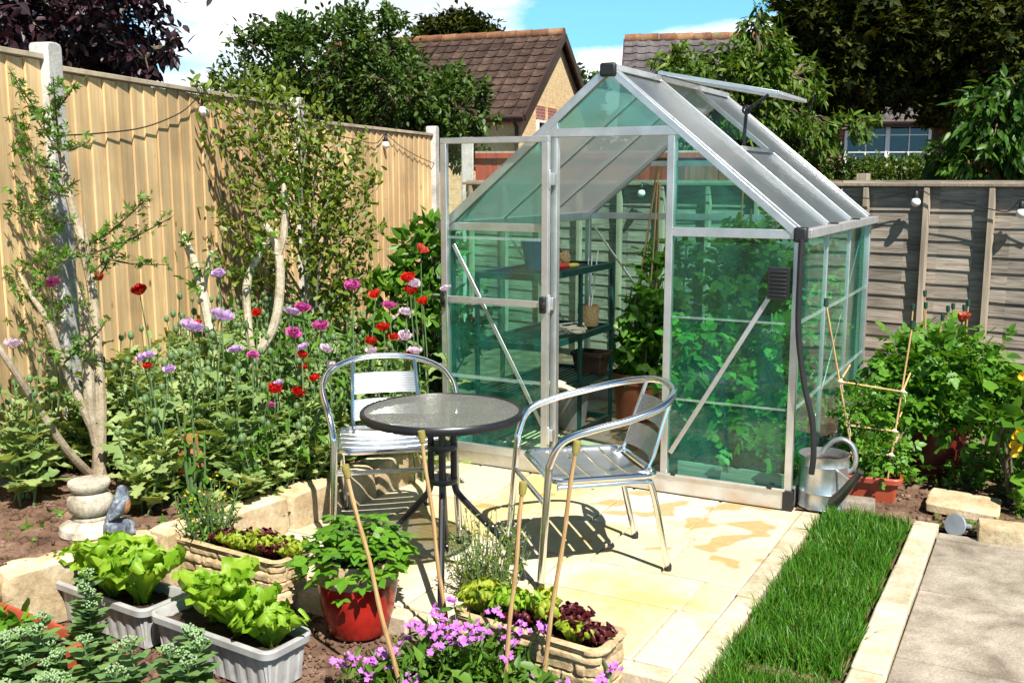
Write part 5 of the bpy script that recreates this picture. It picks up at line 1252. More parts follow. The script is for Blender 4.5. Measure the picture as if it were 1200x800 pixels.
def sedum(label, x, y, n, h, s):
    t = thing('sedum', label, 'plant', (x, y, -.06), 0, 'sedums in the front corner'); m = MB(); f = NP(); heads = []
    for i in range(n):
        b = NP(); heads.append(b); a = R.uniform(0, 6.28); r = s*math.sqrt(R.rand()); p0 = Vector((x+r*.7*math.cos(a), y+r*.7*math.sin(a), -.06)); hh = h*R.uniform(.65, 1.05); p2 = p0+Vector((r*.45*math.cos(a), r*.45*math.sin(a), hh))
        m.tube([p0, (p0+p2)/2, p2], [.004, .0035, .003], 6)
        k = 20; tt = np.linspace(.12, .97, k); az = np.arange(k)*2.4+R.rand()*6; P = np.array([tuple(p0.lerp(p2, q)) for q in tt]); D = np.stack([np.cos(az), np.sin(az), np.full(k, .45)], 1)
        f.stamp(LB, P, D, np.stack([-np.cos(az)*.4, -np.sin(az)*.4, np.ones(k)], 1), .085*(1.2-.6*tt)*R.uniform(.85, 1.15, k))
        q = np.array(p2)
        kb = 30; rr = .024*np.sqrt(R.rand(kb)); aa = R.uniform(0, 6.28, kb); C_ = q+np.stack([rr*np.cos(aa), rr*np.sin(aa), .022-rr*.45+R.normal(size=kb)*.003], 1)
        for cc in C_: b.mb(MB().ball(cc, .0036, 6))
        for aa_ in (0, 1.5, 3, 4.5): m.tube([p2-Vector((0, 0, .02)), p2+Vector((.02*math.cos(aa_), .02*math.sin(aa_), .014))], .0018, 5)
    m.build('stem', M['stem'], t); f.build('leaves', M['l_sedum'], t); [b.build('bud_head', M['sedum_bud'], t) for b in heads]
sedum('tall sedum with grey green buds standing before the near grey trough', -1.02, 2.83, 7, .27, .10)
sedum('single upright sedum stem in front of the far grey trough', -1.37, 3.06, 4, .34, .04)
sedum('broad sedum clump between the two grey troughs and the bottom edge', -1.22, 2.83, 12, .20, .14)
sedum('sedum growing over the red trough in the corner', -1.52, 2.90, 11, .23, .12)
sedum('low sedum in the very corner beside the red trough', -1.42, 2.78, 9, .16, .12)
for x, y, lb in ((-1.68, 3.12, 'leafy seedling in the red corner trough beside the wall'), (-1.58, 3.08, 'second leafy seedling in the red corner trough')):
    plant('seedling', lb, 'plant', (x, y, .06), 'l_straw', L1, [((x, y, .12), (.05, .05, .05), 5, 5)], .065, [([Vector((x, y, .05)), Vector((x, y, .13))], .003)], 'seedlings in the red trough')

# ------------------------------------------------------------------ right hand border
c = RP
plant('bushy_plant', 'large bushy green plant with canes filling the oxblood pot', 'plant', c+Vector((0, 0, .26)), 'l_tomato', PIN,
      [((c.x, c.y, .47), (.30, .26, .18), 90, 9), ((c.x+.02, c.y, .60), (.24, .2, .12), 44, 9), ((c.x-.24, c.y-.02, .46), (.15, .16, .18), 36, 8), ((c.x+.25, c.y, .40), (.14, .14, .18), 22, 8)], .105,
      [([c+Vector((x, y, .25)), c+Vector((x*1.4, y, .5)), c+Vector((x*2.2, y, .62))], .006) for x, y in ((.05, .02), (-.06, .03), (0, -.05), (.09, -.03))], droop=.25)
q = at(1127, 377, RP.y-.05); t = thing('coral_bloom', 'single coral red bloom on a stem above the bushy plant', 'flower', tuple(q), 0); f = NP()
for j in range(9): a = j*.7; f.stamp(PET, [tuple(q)], [(math.cos(a), math.sin(a), .5)], [(-math.cos(a)*.5, -math.sin(a)*.5, 1)], .055)
f.build('petals', M['p_orange'], t); MB().tube([q-Vector((.01, 0, .35)), q], .003, 6).build('stem', M['stem'], t)
c = TP
plant('potted_seedlings', 'young leafy plants in the terracotta trough under the cane frame', 'plant', c+Vector((0, 0, .1)), 'l_tomato', PIN, [((c.x, c.y, .22), (.16, .09, .10), 26, 8), ((c.x-.04, c.y+.06, .40), (.15, .08, .14), 24, 7)], .08, [([c+Vector((x, 0, .09)), c+Vector((x*1.2, .02, .35))], .004) for x in (-.07, .0, .08)])
def mass(name, label, pts, mt, T, size, up=.9, group=None, cat='ground cover', kind='stuff', droop=0):
    f = NP(); P = np.array(pts); n = len(P); D = rdir(n, .35); D[:, 2] -= droop; f.stamp(T, P, D, rnorm(n, up), size*R.uniform(.5, 1.3, n)); o = f.build(name, M[mt]); return props(o, label, cat, group, kind)
pts = []
for _ in range(1500):
    a, b = R.uniform(.36, 1.7), R.uniform(.36, 1.5); p = G(a, b)
    if R.rand() < .25+.75*(nz(p.x, p.y, 4) > -.15) and not (a < .95 and b < .62) and (p-RP).length > .14: pts.append((p.x, p.y, .01+R.rand()**1.5*.15))
mass('weeds', 'low bright green weeds and seedlings on the soil round the oxblood pot', pts, 'l_weed', TUFT, .05)
pts = []
for _ in range(160):
    a, b = R.uniform(.62, 1.0), R.uniform(.05, .5); p = G(a, b); pts.append((p.x, p.y, .008))
mass('sparse_weeds', 'scattered tiny weeds beside the loose sandstone slab', pts[::3], 'l_weed', TUFT, .03, up=2.5)
def bush(name, label, blobs, mt, T, size, base, stemr=.012, bark='bark', droop=.15, up=.9, cat='shrub', group=None, shell=.3):
    t = thing(name, label, cat, tuple(base), 0, group); f = NP(); m = MB(); b = Vector(base)
    for c_, rad, ns, npr in blobs:
        cen = foliage(f, T, c_, rad, ns, npr, size, droop=droop, up=up, shell=shell, spread=.4)
        for q in cen[::2]: q = Vector(q); m.tube([b+Vector((R.normal()*.03, R.normal()*.03, 0)), b.lerp(q, .5)+Vector((R.normal()*.04, R.normal()*.04, .03)), q], [stemr, stemr*.6, stemr*.25], 6, smooth=2)
    m.build('stem', M[bark], t); f.build('foliage', M[mt], t); return t
p = gp(1195, 600, .0); yb = Vector((p.x+.05, p.y+.12, 0))
t = bush('yellow_flowered_shrub', 'dark leaved shrub with yellow flowers at the right edge of the border', [((yb.x, yb.y, .30), (.17, .2, .27), 18, 8), ((yb.x+.12, yb.y+.15, .62), (.2, .2, .26), 12, 8)], 'l_laurel', LB, .085, yb)
f = NP()
for u, v in ((1189, 510), (1186, 520), (1192, 523), (1187, 530), (1197, 563), (1196, 440), (1193, 505)):
    q = dp(u, v, yb.y-.15)
    f = NP()
    for j in range(5): a = j*1.257; f.stamp(PET, [tuple(q)], [(math.cos(a), -.3, math.sin(a))], [(0, -1, .2)], .022)
    f.build('yellow_bloom', M['p_yellow'], t)

# turf strip
def turf():
    n = 17000; T = T_([(0, .5, 0), (0, -.5, 0), (.4, .42, .02), (.4, -.42, .02), (.78, .26, -.07), (.78, -.26, -.07), (1, 0, -.2)], [(0, 1, 3, 2), (2, 3, 5, 4), (4, 5, 6)])
    a = R.uniform(.165, .555, n); b = R.uniform(-2.35, .03, n)
    edge = np.array([nz(x*3, y*3, 2.) for x, y in zip(a, b)])
    keep = (a < .53+.03*edge) & (a > .18-.02*edge) & ~((b < -1.60+.03*edge) & (b > -1.68) & (a > .24) & (R.rand(n) < .85)); a, b = a[keep], b[keep]; n = len(a)
    P = np.array([tuple(G(x, y, -.012)) for x, y in zip(a, b)])
    tuft = np.array([[mnoise.noise(Vector((p[0]*9, p[1]*9, k))) for k in (0, 5)] for p in P]); D = np.concatenate([tuft*.75+R.normal(size=(n, 2))*.33, np.ones((n, 1))], 1)
    hgt = .078*R.uniform(.55, 1.2, n)*(1+.35*np.array([nz(p[0], p[1], 5., 7) for p in P]))
    f = NP(); nn = R.normal(size=(n, 3)); f.stamp(T, P, D, nn, hgt, .0045/hgt); return props(f.build('grass', M['grass']), 'long green turf strip between the patio and the paving', 'grass', None, 'stuff')
turf()
# small weeds in the bed front
pts = []
for _ in range(420):
    y = R.uniform(3.5, 5.3); x = wall_x(y)-R.uniform(.08, .7); pts.append((x, y, bed_z(x, y)+R.rand()**2*.05))
mass('bed_weeds', 'scattered small weeds on the bare soil along the bed wall', [(x, y, bed_z(x, y)+.006) for x, y, z in pts[::4]], 'l_weed', TUFT, .034, up=2.5)

# ------------------------------------------------------------------ flower bed: trees, trained shrub, poppies
def woody(name, label, cat, limbs, mt, leaf=None, group=None, base=None):
    t = thing(name, label, cat, tuple(base or limbs[0][0][0]), 0, group); m = MB()
    for pts_, rr in limbs: m.tube(pts_, rr, 9, smooth=5)
    m.build('trunk', M[mt], t)
    return t
Yt = 4.42
def bt(u, v, dy=0.): return dp(u, v, Yt+dy)
limbs = [([bt(116, 575), bt(117, 520), bt(118, 470), bt(113, 400, .05), bt(108, 340, .08), bt(95, 280, .10), bt(80, 225, .12), bt(68, 160, .15), bt(58, 110, .15)], [0.0353, 0.0286, 0.0252, 0.0227, 0.0210, 0.0202, 0.0176, 0.0109, 0.0050]),
         ([bt(114, 520), bt(106, 480, -.03), bt(103, 430, -.04), bt(98, 370, -.03), bt(92, 330, 0)], [0.0252, 0.0252, 0.0252, 0.0185, 0.0101]),
         ([bt(113, 510), bt(96, 475, -.05), bt(72, 420, -.08), bt(55, 375, -.1), bt(38, 348, -.1), bt(22, 320, -.05)], [0.0235, 0.0185, 0.0160, 0.0134, 0.0101, 0.0034]),
         ([bt(110, 560), bt(78, 527, -.15), bt(45, 478, -.25), bt(15, 432, -.35), bt(-20, 380, -.42)], [0.0202, 0.0185, 0.0160, 0.0143, 0.0118]),
         ([bt(104, 330, .08), bt(102, 285, .05), bt(98, 250, .05)], [0.0118, 0.0084, 0.0034])]
t = woody('multi_stem_tree', 'pale barked multi stemmed young tree against the fence post', 'tree', limbs, 'bark_tan'); f = NP(); tw = MB()
TW = [((80, 225), (40, 180), .1), ((70, 180), (20, 100), .1), ((68, 160), (62, 90), .12), ((62, 130), (90, 95), .1), ((80, 230), (45, 215), 0), ((88, 262), (50, 250), 0), ((70, 175), (105, 165), .1), ((95, 280), (60, 320), -.05), ((100, 300), (45, 295), -.05),
      ((95, 285), (145, 262), .05), ((100, 290), (175, 230), .08), ((105, 320), (160, 270), 0), ((100, 300), (200, 255), .05), ((60, 380), (20, 330), -.1), ((108, 330), (130, 300), 0), ((70, 200), (10, 170), .05), ((60, 150), (10, 80), .1), ((92, 330), (110, 380), -.1), ((75, 425), (95, 395), -.1), ((40, 350), (60, 300), -.1), ((100, 400), (125, 375), -.05), ((55, 375), (85, 350), -.05),
      ((110, 430), (100, 405), -.05), ((112, 300), (195, 310), .05), ((75, 420), (30, 400), -.15), ((96, 475), (60, 450), -.15)]
for (u0, v0), (u1, v1), dy in TW:
    p0, p1 = bt(u0, v0, dy), bt(u1, v1, dy-.05+R.normal()*.06); tw.tube([p0, (p0+p1)/2+Vector((0, 0, -.015)), p1], [.005, .004, .002], 5, smooth=3)
    n = max(4, int((p1-p0).length/.035))
    for k in range(n):
        q = p0.lerp(p1, (k+.6)/n); kk = 4; f.stamp(TUFTN, [tuple(q+Vector((R.normal()*.014, R.normal()*.014, R.normal()*.014))) for _ in range(kk)], rdir(kk, .3), rnorm(kk, .7), R.uniform(.02, .042, kk))
for _ in range(75):
    q = bt(R.uniform(15, 75), R.uniform(100, 420), R.uniform(-.05, .2)); f.stamp(TUFTN, np.array(q)+R.normal(size=(4, 3))*.025, rdir(4, .2), rnorm(4), R.uniform(.025, .045, 4))
tw.build('twig_growth', M['bark'], t); f.build('foliage', M['l_mid'], t)

Ys = 5.15
def bs_(u, v, dy=0.): return dp(u, v, Ys+dy)
woody('pruned_stem', 'bare pruned stem with a stubby fork in front of the fence', 'tree', [([bs_(252, 470), bs_(249, 405), bs_(240, 355), bs_(228, 310), bs_(213, 272)], [.030, .028, .026, .022, .018]), ([bs_(238, 340), bs_(244, 310), bs_(248, 294)], [.016, .014, .012])], 'bark_pale')
t = woody('forked_stem', 'pale Y forked pruned stem rising out of the poppy leaves', 'tree', [([bs_(282, 470), bs_(297, 425), bs_(320, 385), bs_(328, 340), bs_(326, 295), bs_(311, 262)], [.026, .026, .024, .023, .021, .015]), ([bs_(326, 298), bs_(332, 275), bs_(334, 240), bs_(330, 200)], [.024, .020, .016, .008]), ([bs_(297, 430), bs_(290, 370), bs_(290, 330), bs_(302, 300), bs_(310, 285)], [.020, .020, .022, .018, .015])], 'bark_pale')
f = NP()
for u, v in ((215, 285), (246, 292), (240, 310), (228, 330), (305, 305), (300, 290), (290, 318), (312, 262), (330, 205), (326, 240), (296, 330), (340, 220)):
    k = 5; q = bs_(u, v, -.03); f.stamp(TUFT, np.array(q)+R.normal(size=(k, 3))*.03, rdir(k, .3), rnorm(k), R.uniform(.035, .06, k))
f.build('foliage', M['l_mid'], t)
# tall olive green shrub trained on the fence
Yo = 6.1
b0 = dp(362, 430, Yo); b0.z = .1; t = thing('olive_shrub', 'tall airy olive green shrub growing against the middle fence post', 'shrub', tuple(b0)); m = MB(); f = NP()
m.tube([b0, dp(366, 380, Yo), dp(364, 320, Yo), dp(360, 265, Yo), dp(355, 200, Yo), dp(352, 140, Yo)], [.034, .03, .026, .022, .014, .006], 9, smooth=4)
tips = [(225, 95, .05), (240, 150, 0), (262, 95, .1), (285, 85, .1), (305, 105, 0), (330, 92, .1), (350, 118, 0), (375, 120, 0), (400, 140, .05), (425, 165, .15), (440, 200, .1), (432, 235, 0), (445, 265, .1), (420, 290, 0), (400, 210, -.1), (380, 175, -.1), (300, 160, -.1), (275, 210, 0), (255, 250, 0), (300, 240, -.15), (330, 180, -.15), (410, 330, .1), (435, 315, .15), (285, 280, .0), (390, 260, -.2), (350, 230, -.25), (415, 190, -.05), (320, 140, 0), (365, 150, -.1), (270, 160, .05), (262, 315, .1), (398, 360, .1), (430, 350, .15)]
for u, v, dy in tips:
    st_ = dp(362+R.uniform(-8, 8), min(390, v+120+R.uniform(0, 60)), Yo); e = dp(u, v, Yo+dy); md = st_.lerp(e, .5)+Vector((R.normal()*.03, R.normal()*.05, .06))
    m.tube([st_, md, e], [.009, .006, .002], 5, smooth=4); n = 140; tt = .25+.77*R.rand(n)**.8
    P = np.array([tuple((st_.lerp(md, q*2) if q < .5 else md.lerp(e, q*2-1)) if q < 1 else e) for q in tt])+R.normal(size=(n, 3))*.034
    D = rdir(n, .7); f.stamp(L1, P, D, rnorm(n, .6), R.uniform(.035, .065, n))
m.build('trunk', M['bark_grey'], t); f.build('foliage', M['l_olive'], t)
# glossy laurel behind the door
lb_ = dp(507, 430, 6.5); lb_.z = .1
bush('laurel_bush', 'glossy dark green laurel bush between the fence and the greenhouse door', [((lb_.x+.0, 6.5, .62), (.28, .22, .5), 70, 10), ((lb_.x-.02, 6.5, 1.03), (.17, .18, .25), 28, 9), ((lb_.x-.24, 6.4, .70), (.18, .2, .28), 30, 9)], 'l_laurel', L1, .10, lb_, droop=-.1, up=.6, shell=.4)
t = thing('black_pole', 'slim black pole standing against the greenhouse beside the open door', 'pole', tuple(dp(531, 500, 5.62))); q0 = dp(531, 520, 5.62); q1 = dp(530, 255, 5.62); q0.z = .0
MB().tube([q0, q1], .018, 10).build('pole_shaft', M['black_plastic'], t); MB().ball(q1, .021, 10).build('pole_cap', M['black_plastic'], t)

# poppies ---------------------------------------------------------------------------------------------------------------
def fence_y(u):
    P, d = FP[1], (FP[2]-FP[1]).normalized(); r = ray(u, 400); tt = (P.x*fn.x+P.y*fn.y)/(r.x*fn.x+r.y*fn.y); return r.y*tt
def wall_y(u):
    k = (u-600)/1200; best = 3.4
    for i in range(300):
        y = 2.9+i*.009
        if wall_x(y) <= k*y*1.0: pass
        else: best = y; break
    return best
POP = [ # u, v, colour, radius px, label
 (164, 342, 'p_red', 10, 'bright red poppy standing alone against the fence boards'), (115, 326, 'p_red', 8, 'red poppy behind the multi stemmed tree'), (301, 368, 'p_red', 7, 'red poppy between the arms of the forked stem'),
 (322, 457, 'p_red', 10, 'wide red poppy, left of a level pair above the leaves'), (350, 460, 'p_red', 10, 'wide red poppy, right of a level pair above the leaves'), (354, 417, 'p_red', 7, 'small red poppy beside the arm of the out facing chair'), (356, 431, 'p_red', 6, 'small dusky red poppy right under another red one'),
 (368, 444, 'p_red', 7, 'red poppy beside a pale one just left of the chair hoop'), (174, 430, 'p_red', 6, 'small red poppy under a mauve pair among the left leaves'), (493, 293, 'p_orange', 9, 'coral poppy, highest of the bunch before the laurel'), (478, 327, 'p_red', 9, 'red poppy, upper of a pair left of the laurel'),
 (481, 342, 'p_red', 9, 'red poppy, lower of a pair left of the laurel'), (496, 354, 'p_red', 8, 'red poppy in front of the laurel leaves'), (440, 346, 'p_red', 8, 'red poppy left of the magenta ones by the laurel'), (450, 385, 'p_red', 9, 'dark red poppy above the back of the out facing chair'), (463, 397, 'p_red', 8, 'open red poppy beside a pale one above the chair back'),
 (435, 401, 'p_red', 9, 'round red poppy right over the chair hoop'), (481, 419, 'p_red', 9, 'red poppy touching the top of the chair hoop'), (232, 379, 'p_red', 6, 'red poppy half hidden behind the big mauve blooms'),
 (60, 332, 'p_mag', 11, 'magenta poppy left of the multi stemmed tree'), (413, 335, 'p_mag', 9, 'magenta poppy in front of the olive shrub'), (376, 383, 'p_mag', 9, 'magenta poppy on its own right of the forked stem'), (344, 391, 'p_mag', 8, 'deep magenta poppy below the pink pair'), (456, 358, 'p_mag', 8, 'magenta poppy between red ones by the laurel'),
 (296, 416, 'p_mag', 6, 'small magenta poppy at the foot of the forked stem'), (354, 361, 'p_mag', 9, 'rosy poppy, right of the pink pair by the forked stem'), (316, 474, 'p_mag', 6, 'fading plum poppy below the level red pair'),
 (342, 366, 'p_lav', 9, 'mauve poppy, left of the pink pair by the forked stem'), (256, 321, 'p_lav', 8, 'mauve poppy, highest beside the bare pruned stem'), (259, 371, 'p_lav', 13, 'large ruffled mauve poppy right of the bare pruned stem'), (225, 384, 'p_lav', 13, 'large ruffled mauve poppy left of the bare pruned stem'), (276, 410, 'p_lav', 8, 'pale mauve poppy low between the two bare stems'),
 (167, 419, 'p_lav', 7, 'mauve poppy, left of a pair above the left leaves'), (175, 416, 'p_lav', 6, 'mauve poppy, right of a pair above the left leaves'), (198, 433, 'p_lav', 7, 'drooping mauve poppy below the bare pruned stem'), (355, 407, 'p_lav', 7, 'faded mauve poppy over the small red ones'), (327, 449, 'p_lav', 6, 'small mauve poppy over the left wide red one'),
 (485, 333, 'p_pale', 7, 'pale poppy between the red pair left of the laurel'), (522, 338, 'p_pale', 6, 'whitish poppy close to the door of the greenhouse'), (476, 366, 'p_pale', 8, 'pale pink poppy in the middle of the laurel bunch'), (475, 394, 'p_pale', 8, 'pale pink poppy right of the open red one'), (435, 411, 'p_pale', 7, 'pale poppy tucked under the round red one'),
 (486, 412, 'p_pale', 8, 'pale pink poppy over the red one at the chair hoop'), (382, 409, 'p_pale', 7, 'pale poppy left of the chair hoop, upper one'), (388, 428, 'p_pale', 6, 'pale poppy left of the chair hoop, lower one'), (15, 403, 'p_pale', 9, 'pale lilac poppy at the left edge of the bed'), (313, 493, 'p_pale', 5, 'tiny white poppy deep in the leaves')]
for u, v, mt, rpx, lb in POP:
    yf = fence_y(u) if u < 400 else 6.0; yw = wall_y(u) if u < 420 else 4.9
    Y = None
    for k in range(1, 15):
        Y = yw+(yf-yw)*((.12+.05*k) if v < 405 else (.07+.035*k)); q = dp(u, v, Y)
        if q.z < .60+.0030*(480-v): break
    else: Y = yw+(yf-yw)*.75
    q = dp(u, v, Y); gz = bed_z(q.x, q.y) if q.x < wall_x(q.y) else 0.
    t = thing('poppy', lb, 'flower', (q.x, q.y, gz), 0, 'poppies in the bed'); rr = rpx*Y/1200*1.02; base = Vector((q.x+R.normal()*.03, q.y+R.normal()*.03, gz-.01))
    md = base.lerp(q, .55)+Vector((R.normal()*.015, R.normal()*.015, 0)); MB().tube([base, md, q-Vector((0, 0, rr*.5))], [.0048, .0038, .0028], 6, smooth=4).build('stem', M['stem'], t)
    f = NP(); tilt = Vector((R.normal()*.25, -.25+R.normal()*.2, 1)).normalized(); tq_ = tilt.to_track_quat('Z', 'Y').to_matrix()
    nr = 2 if mt in ('p_red', 'p_orange') else 3
    for ring in range(nr):
        n = 4 if nr == 2 else 6
        for j in range(n):
            a = j*6.283/n+ring*.8+R.normal()*.12; el = math.radians(((38, 60) if nr == 2 else (14, 42, 66))[ring]+R.normal()*8); d = tq_@Vector((math.cos(a)*math.cos(el), math.sin(a)*math.cos(el), math.sin(el))); nn = tq_@Vector((-math.cos(a)*math.sin(el), -math.sin(a)*math.sin(el), math.cos(el)))
            f.stamp(PET, [tuple(q-tilt*rr*.35)], [tuple(d)], [tuple(nn)], rr*(1.15-.16*ring)*R.uniform(.9, 1.1), [1.25])
    f.build('petals', M[mt], t); MB().ball(q-tilt*rr*.05, rr*.22, 8).build('seed_head', M['seed'], t)
    f = NP(); k = 5; tt = np.linspace(.08, .62, k); az = R.uniform(0, 6.28)+np.arange(k)*2.4; P = np.array([tuple(base.lerp(md, min(1, x*1.8)) if x < .55 else md.lerp(q, (x-.55)/.45)) for x in tt])
    for i in range(k): f.stamp(LOB[i % 4], P[i:i+1], [(math.cos(az[i]), math.sin(az[i]), .6)], [(-math.cos(az[i])*.5, -math.sin(az[i])*.5, 1)], .17-.10*tt[i])
    f.build('leaves', M['l_poppy'], t)
# grey green leaf mass of the bed
f = NP(); stm = MB(); pts = []
def leafhill(y, x): return 1
cnt = 0
while cnt < 1050:
    y = R.uniform(3.75, 6.9); x = wall_x(y)-R.uniform(.14, 2.0)
    P, d = FP[1], (FP[2]-FP[1]).normalized()
    dist = (Vector((x, y, 0))-P).dot(fn)
    if dist < .08: continue
    u = 600+1200*x/(y*CP+.2)
    if u < 5 or u > 540: continue
    wd_ = wall_x(y)-x
    top = .17+.34*min(1, max(0, (wd_-.05)/.8))
    if u < 150: top *= .80; 
    if u < 120 and wd_ < .75: continue
    if u < 165 and wd_ < .45: continue
    if 40 < u < 150 and y < 4.55: continue
    if abs(u-222) < 17 and y < 4.34: continue
    if 150 < u < 250 and wd_ < .3: continue
    if nz(x, y, 3.2, 20) < -.28: continue
    cnt += 1
    h = top*R.uniform(.45, 1.08); base = Vector((x, y, bed_z(x, y))); tp = base+Vector((R.normal()*.05, R.normal()*.05, h)); stm.tube([base, (base+tp)/2+Vector((R.normal()*.01, 0, 0)), tp], [.005, .004, .0025], 5)
    k = 9; tt = np.linspace(.15, 1.0, k); az = R.uniform(0, 6.28)+np.arange(k)*2.4; LP = np.array([tuple(base.lerp(tp, q)) for q in tt]); 
    for i in range(k):
        el = .35+.5*tt[i]+R.normal()*.25; f.stamp(LOB[R.randint(4)], LP[i:i+1], [(math.cos(az[i]), math.sin(az[i]), el)], [(-math.cos(az[i])*el+R.normal()*.3, -math.sin(az[i])*el+R.normal()*.3, 1)], R.choice([.055, .075, .10, .14])*R.uniform(.8, 1.15)*(1.25 if u < 300 else 1.)*(1.15-.5*tt[i]))
    if R.rand() < .45:
        tp2 = tp+Vector((R.normal()*.02, R.normal()*.02, R.uniform(.06, .2))); stm.tube([tp, tp2], [.0025, .002], 5); stm.ball(tp2, R.uniform(.011, .017), 8, (1, 1, 1.3))
    if R.rand() < .25: stm.ball(tp+Vector((0, 0, .03)), .010, 6, (1, 1, 1.4)); stm.tube([tp, tp+Vector((0, 0, .03))], .002, 5)
f.mb(stm) if False else None
f2 = NP()
for _ in range(420):
    y = R.uniform(4.1, 6.3); x = wall_x(y)-R.uniform(.12, 1.3); u = 600+1200*x/(y*CP+.2)
    if u < 290 or u > 500: continue
    base = Vector((x, y, bed_z(x, y))); h = R.uniform(.25, .72)*min(1, .38+.8*(wall_x(y)-x)); tp = base+Vector((R.normal()*.06, R.normal()*.06, h)); stm.tube([base, (base+tp)/2, tp], [.0035, .003, .002], 5)
    k = 16; tt = R.uniform(.1, 1, k); f2.stamp(LN, np.array([tuple(base.lerp(tp, q)) for q in tt]), rdir(k, .5), rnorm(k, .8), R.uniform(.05, .11, k))
    if R.rand() < .5: stm.ball(tp+Vector((0, 0, .012)), .011, 8, (1, 1, 1.35))
props(f2.build('fine_foliage', M['l_weed']), 'fine light green leaves among the poppies behind the out facing chair', 'foliage', None, 'stuff')
o = f.build('poppy_foliage', M['l_poppy']); props(o, 'dense grey green poppy leaves filling the raised bed', 'foliage', None, 'stuff')
o = stm.build('poppy_stems', M['stem']); props(o, 'pale green stems and buds standing among the poppy leaves', 'foliage', None, 'stuff')
# ------------------------------------------------------------------ beyond the fences
def house(name, label, loc, rz, x0, hw, ev, ap, wall_mt, tile_mt, parts, over=.32, overx=.18, tile=.30, course=.33, ridge_mt='tile_ridge'):
    """gable end at local x = 0, ridge along -x; hw half width, ev eaves height, ap ridge height"""
    t = thing(name, label, 'house', loc, rz); B = lambda m, n, mt, par=t, **k: m.build(n, M[mt], par, world=False, **k)
    m = MB(); m.add([(0, -hw, -.1), (0, hw, -.1), (0, hw, ev), (0, 0, ap-.08), (0, -hw, ev), (x0, -hw, -.1), (x0, hw, -.1), (x0, hw, ev), (x0, 0, ap-.08), (x0, -hw, ev)],
                    [(0, 1, 2, 3, 4), (9, 8, 7, 6, 5), (5, 0, 4, 9), (1, 6, 7, 2)]); B(m, 'wall', wall_mt, smooth=False)
    sl_ = (ap-ev)/hw; eh = ev-over*sl_; rl_ = math.hypot(hw+over, ap-eh)
    for s in (-1, 1):
        m = MB(); nc = int(rl_/course); xa, xb = x0-overx, overx; nt_ = int((xb-xa)/tile)
        dn = Vector((0, s*(hw+over), eh-ap)).normalized(); nr = Vector((0, s*(ap-eh), hw+over)).normalized()
        for c in range(nc+1):
            d0 = rl_*c/(nc+1); d1 = rl_*(c+1)/(nc+1)+.04
            for i in range(nt_):
                xx0 = xa+(xb-xa)*i/nt_; xx1 = xa+(xb-xa)*(i+1)/nt_; a = Vector((0, 0, ap))+dn*d0; b = Vector((0, 0, ap))+dn*d1; k = len(m.v); J = R.uniform(-.004, .004)
                xs_ = [xx0, xx0+(xx1-xx0)*.25, xx0+(xx1-xx0)*.62, xx1]; hs = [.03, .012, .012, .045]
                for p, lift in ((a, .0), (b, .028)):
                    for x_, h_ in zip(xs_, hs): m.v.append(tuple(p+nr*(h_+lift+J)+Vector((x_, 0, 0))))
                for x_, h_ in zip(xs_, hs): m.v.append(tuple(b+nr*(h_-.01)+Vector((x_, 0, 0))))
                for j in range(3):
                    q = (k+j, k+j+1, k+4+j+1, k+4+j); m.f.append(q if s > 0 else q[::-1]); q = (k+4+j, k+5+j, k+9+j, k+8+j); m.f.append(q if s > 0 else q[::-1])
        r_ = B(m, 'roof', tile_mt, smooth=False)
        for xx in (xa, xb): B(MB().beam((xx, 0, ap-.05), (xx, s*(hw+over), eh-.05), .05, .17, (0, 0, 1)), 'bargeboard', 'fascia', r_)
        B(MB().beam((xa, s*(hw+over), eh-.06), (xb, s*(hw+over), eh-.06), .03, .16), 'fascia_board', 'fascia', r_)
        B(MB().tube([(xa, s*(hw+over+.07), eh-.03), (xb, s*(hw+over+.07), eh-.03)], .055, 10), 'gutter', 'fascia', r_)
        B(MB().box((x0/2, s*(hw+over/2), eh-.1), (-x0+overx, over, .02)), 'soffit', 'fascia', r_)
    m = MB(); n = int((-x0+2*overx)/.40)
    for i in range(n): xx = x0-overx+(-x0+2*overx)*i/n; m.tube([(xx, 0, ap+.02), (xx+.40, 0, ap+.03)], [.12, .125], 10)
    B(m, 'ridge_tiles', ridge_mt); parts(t, B); return t
def win(B, t, c, w, h, axis, sash=2, mt='upvc', glazing=False):
    """a window on a wall facing local axis ('x' or 'y-')"""
    def bx(m, du, dz, su, sz, dep, off): 
        m.box((c[0]+off, c[1]+du, c[2]+dz) if axis == 'x' else (c[0]+du, c[1]-off, c[2]+dz), (dep, su, sz) if axis == 'x' else (su, dep, sz))
    m = MB(); bx(m, 0, 0, w, h, .02, .006); f = B(m, 'window', 'dark_glass', t)
    m = MB()
    for s in (-1, 1): bx(m, s*(w/2-.03), 0, .06, h, .06, .03); bx(m, 0, s*(h/2-.03), w-.12, .06, .058, .03)
    for i in range(1, sash): bx(m, -w/2+w*i/sash, 0, .09, h-.12, .062, .03)
    if glazing:
        for i in range(sash):
            bx(m, -w/2+w*(i+.5)/sash, 0, .025, h-.12, .045, .03)
            for k in (-1, 1): bx(m, -w/2+w*(i+.5)/sash, k*h/6, w/sash-.1, .025, .044, .03)
    B(m, 'window_frame', mt, f)
    m = MB(); bx(m, 0, -h/2-.04, w+.12, .07, .14, .05); B(m, 'window_sill', mt, f)
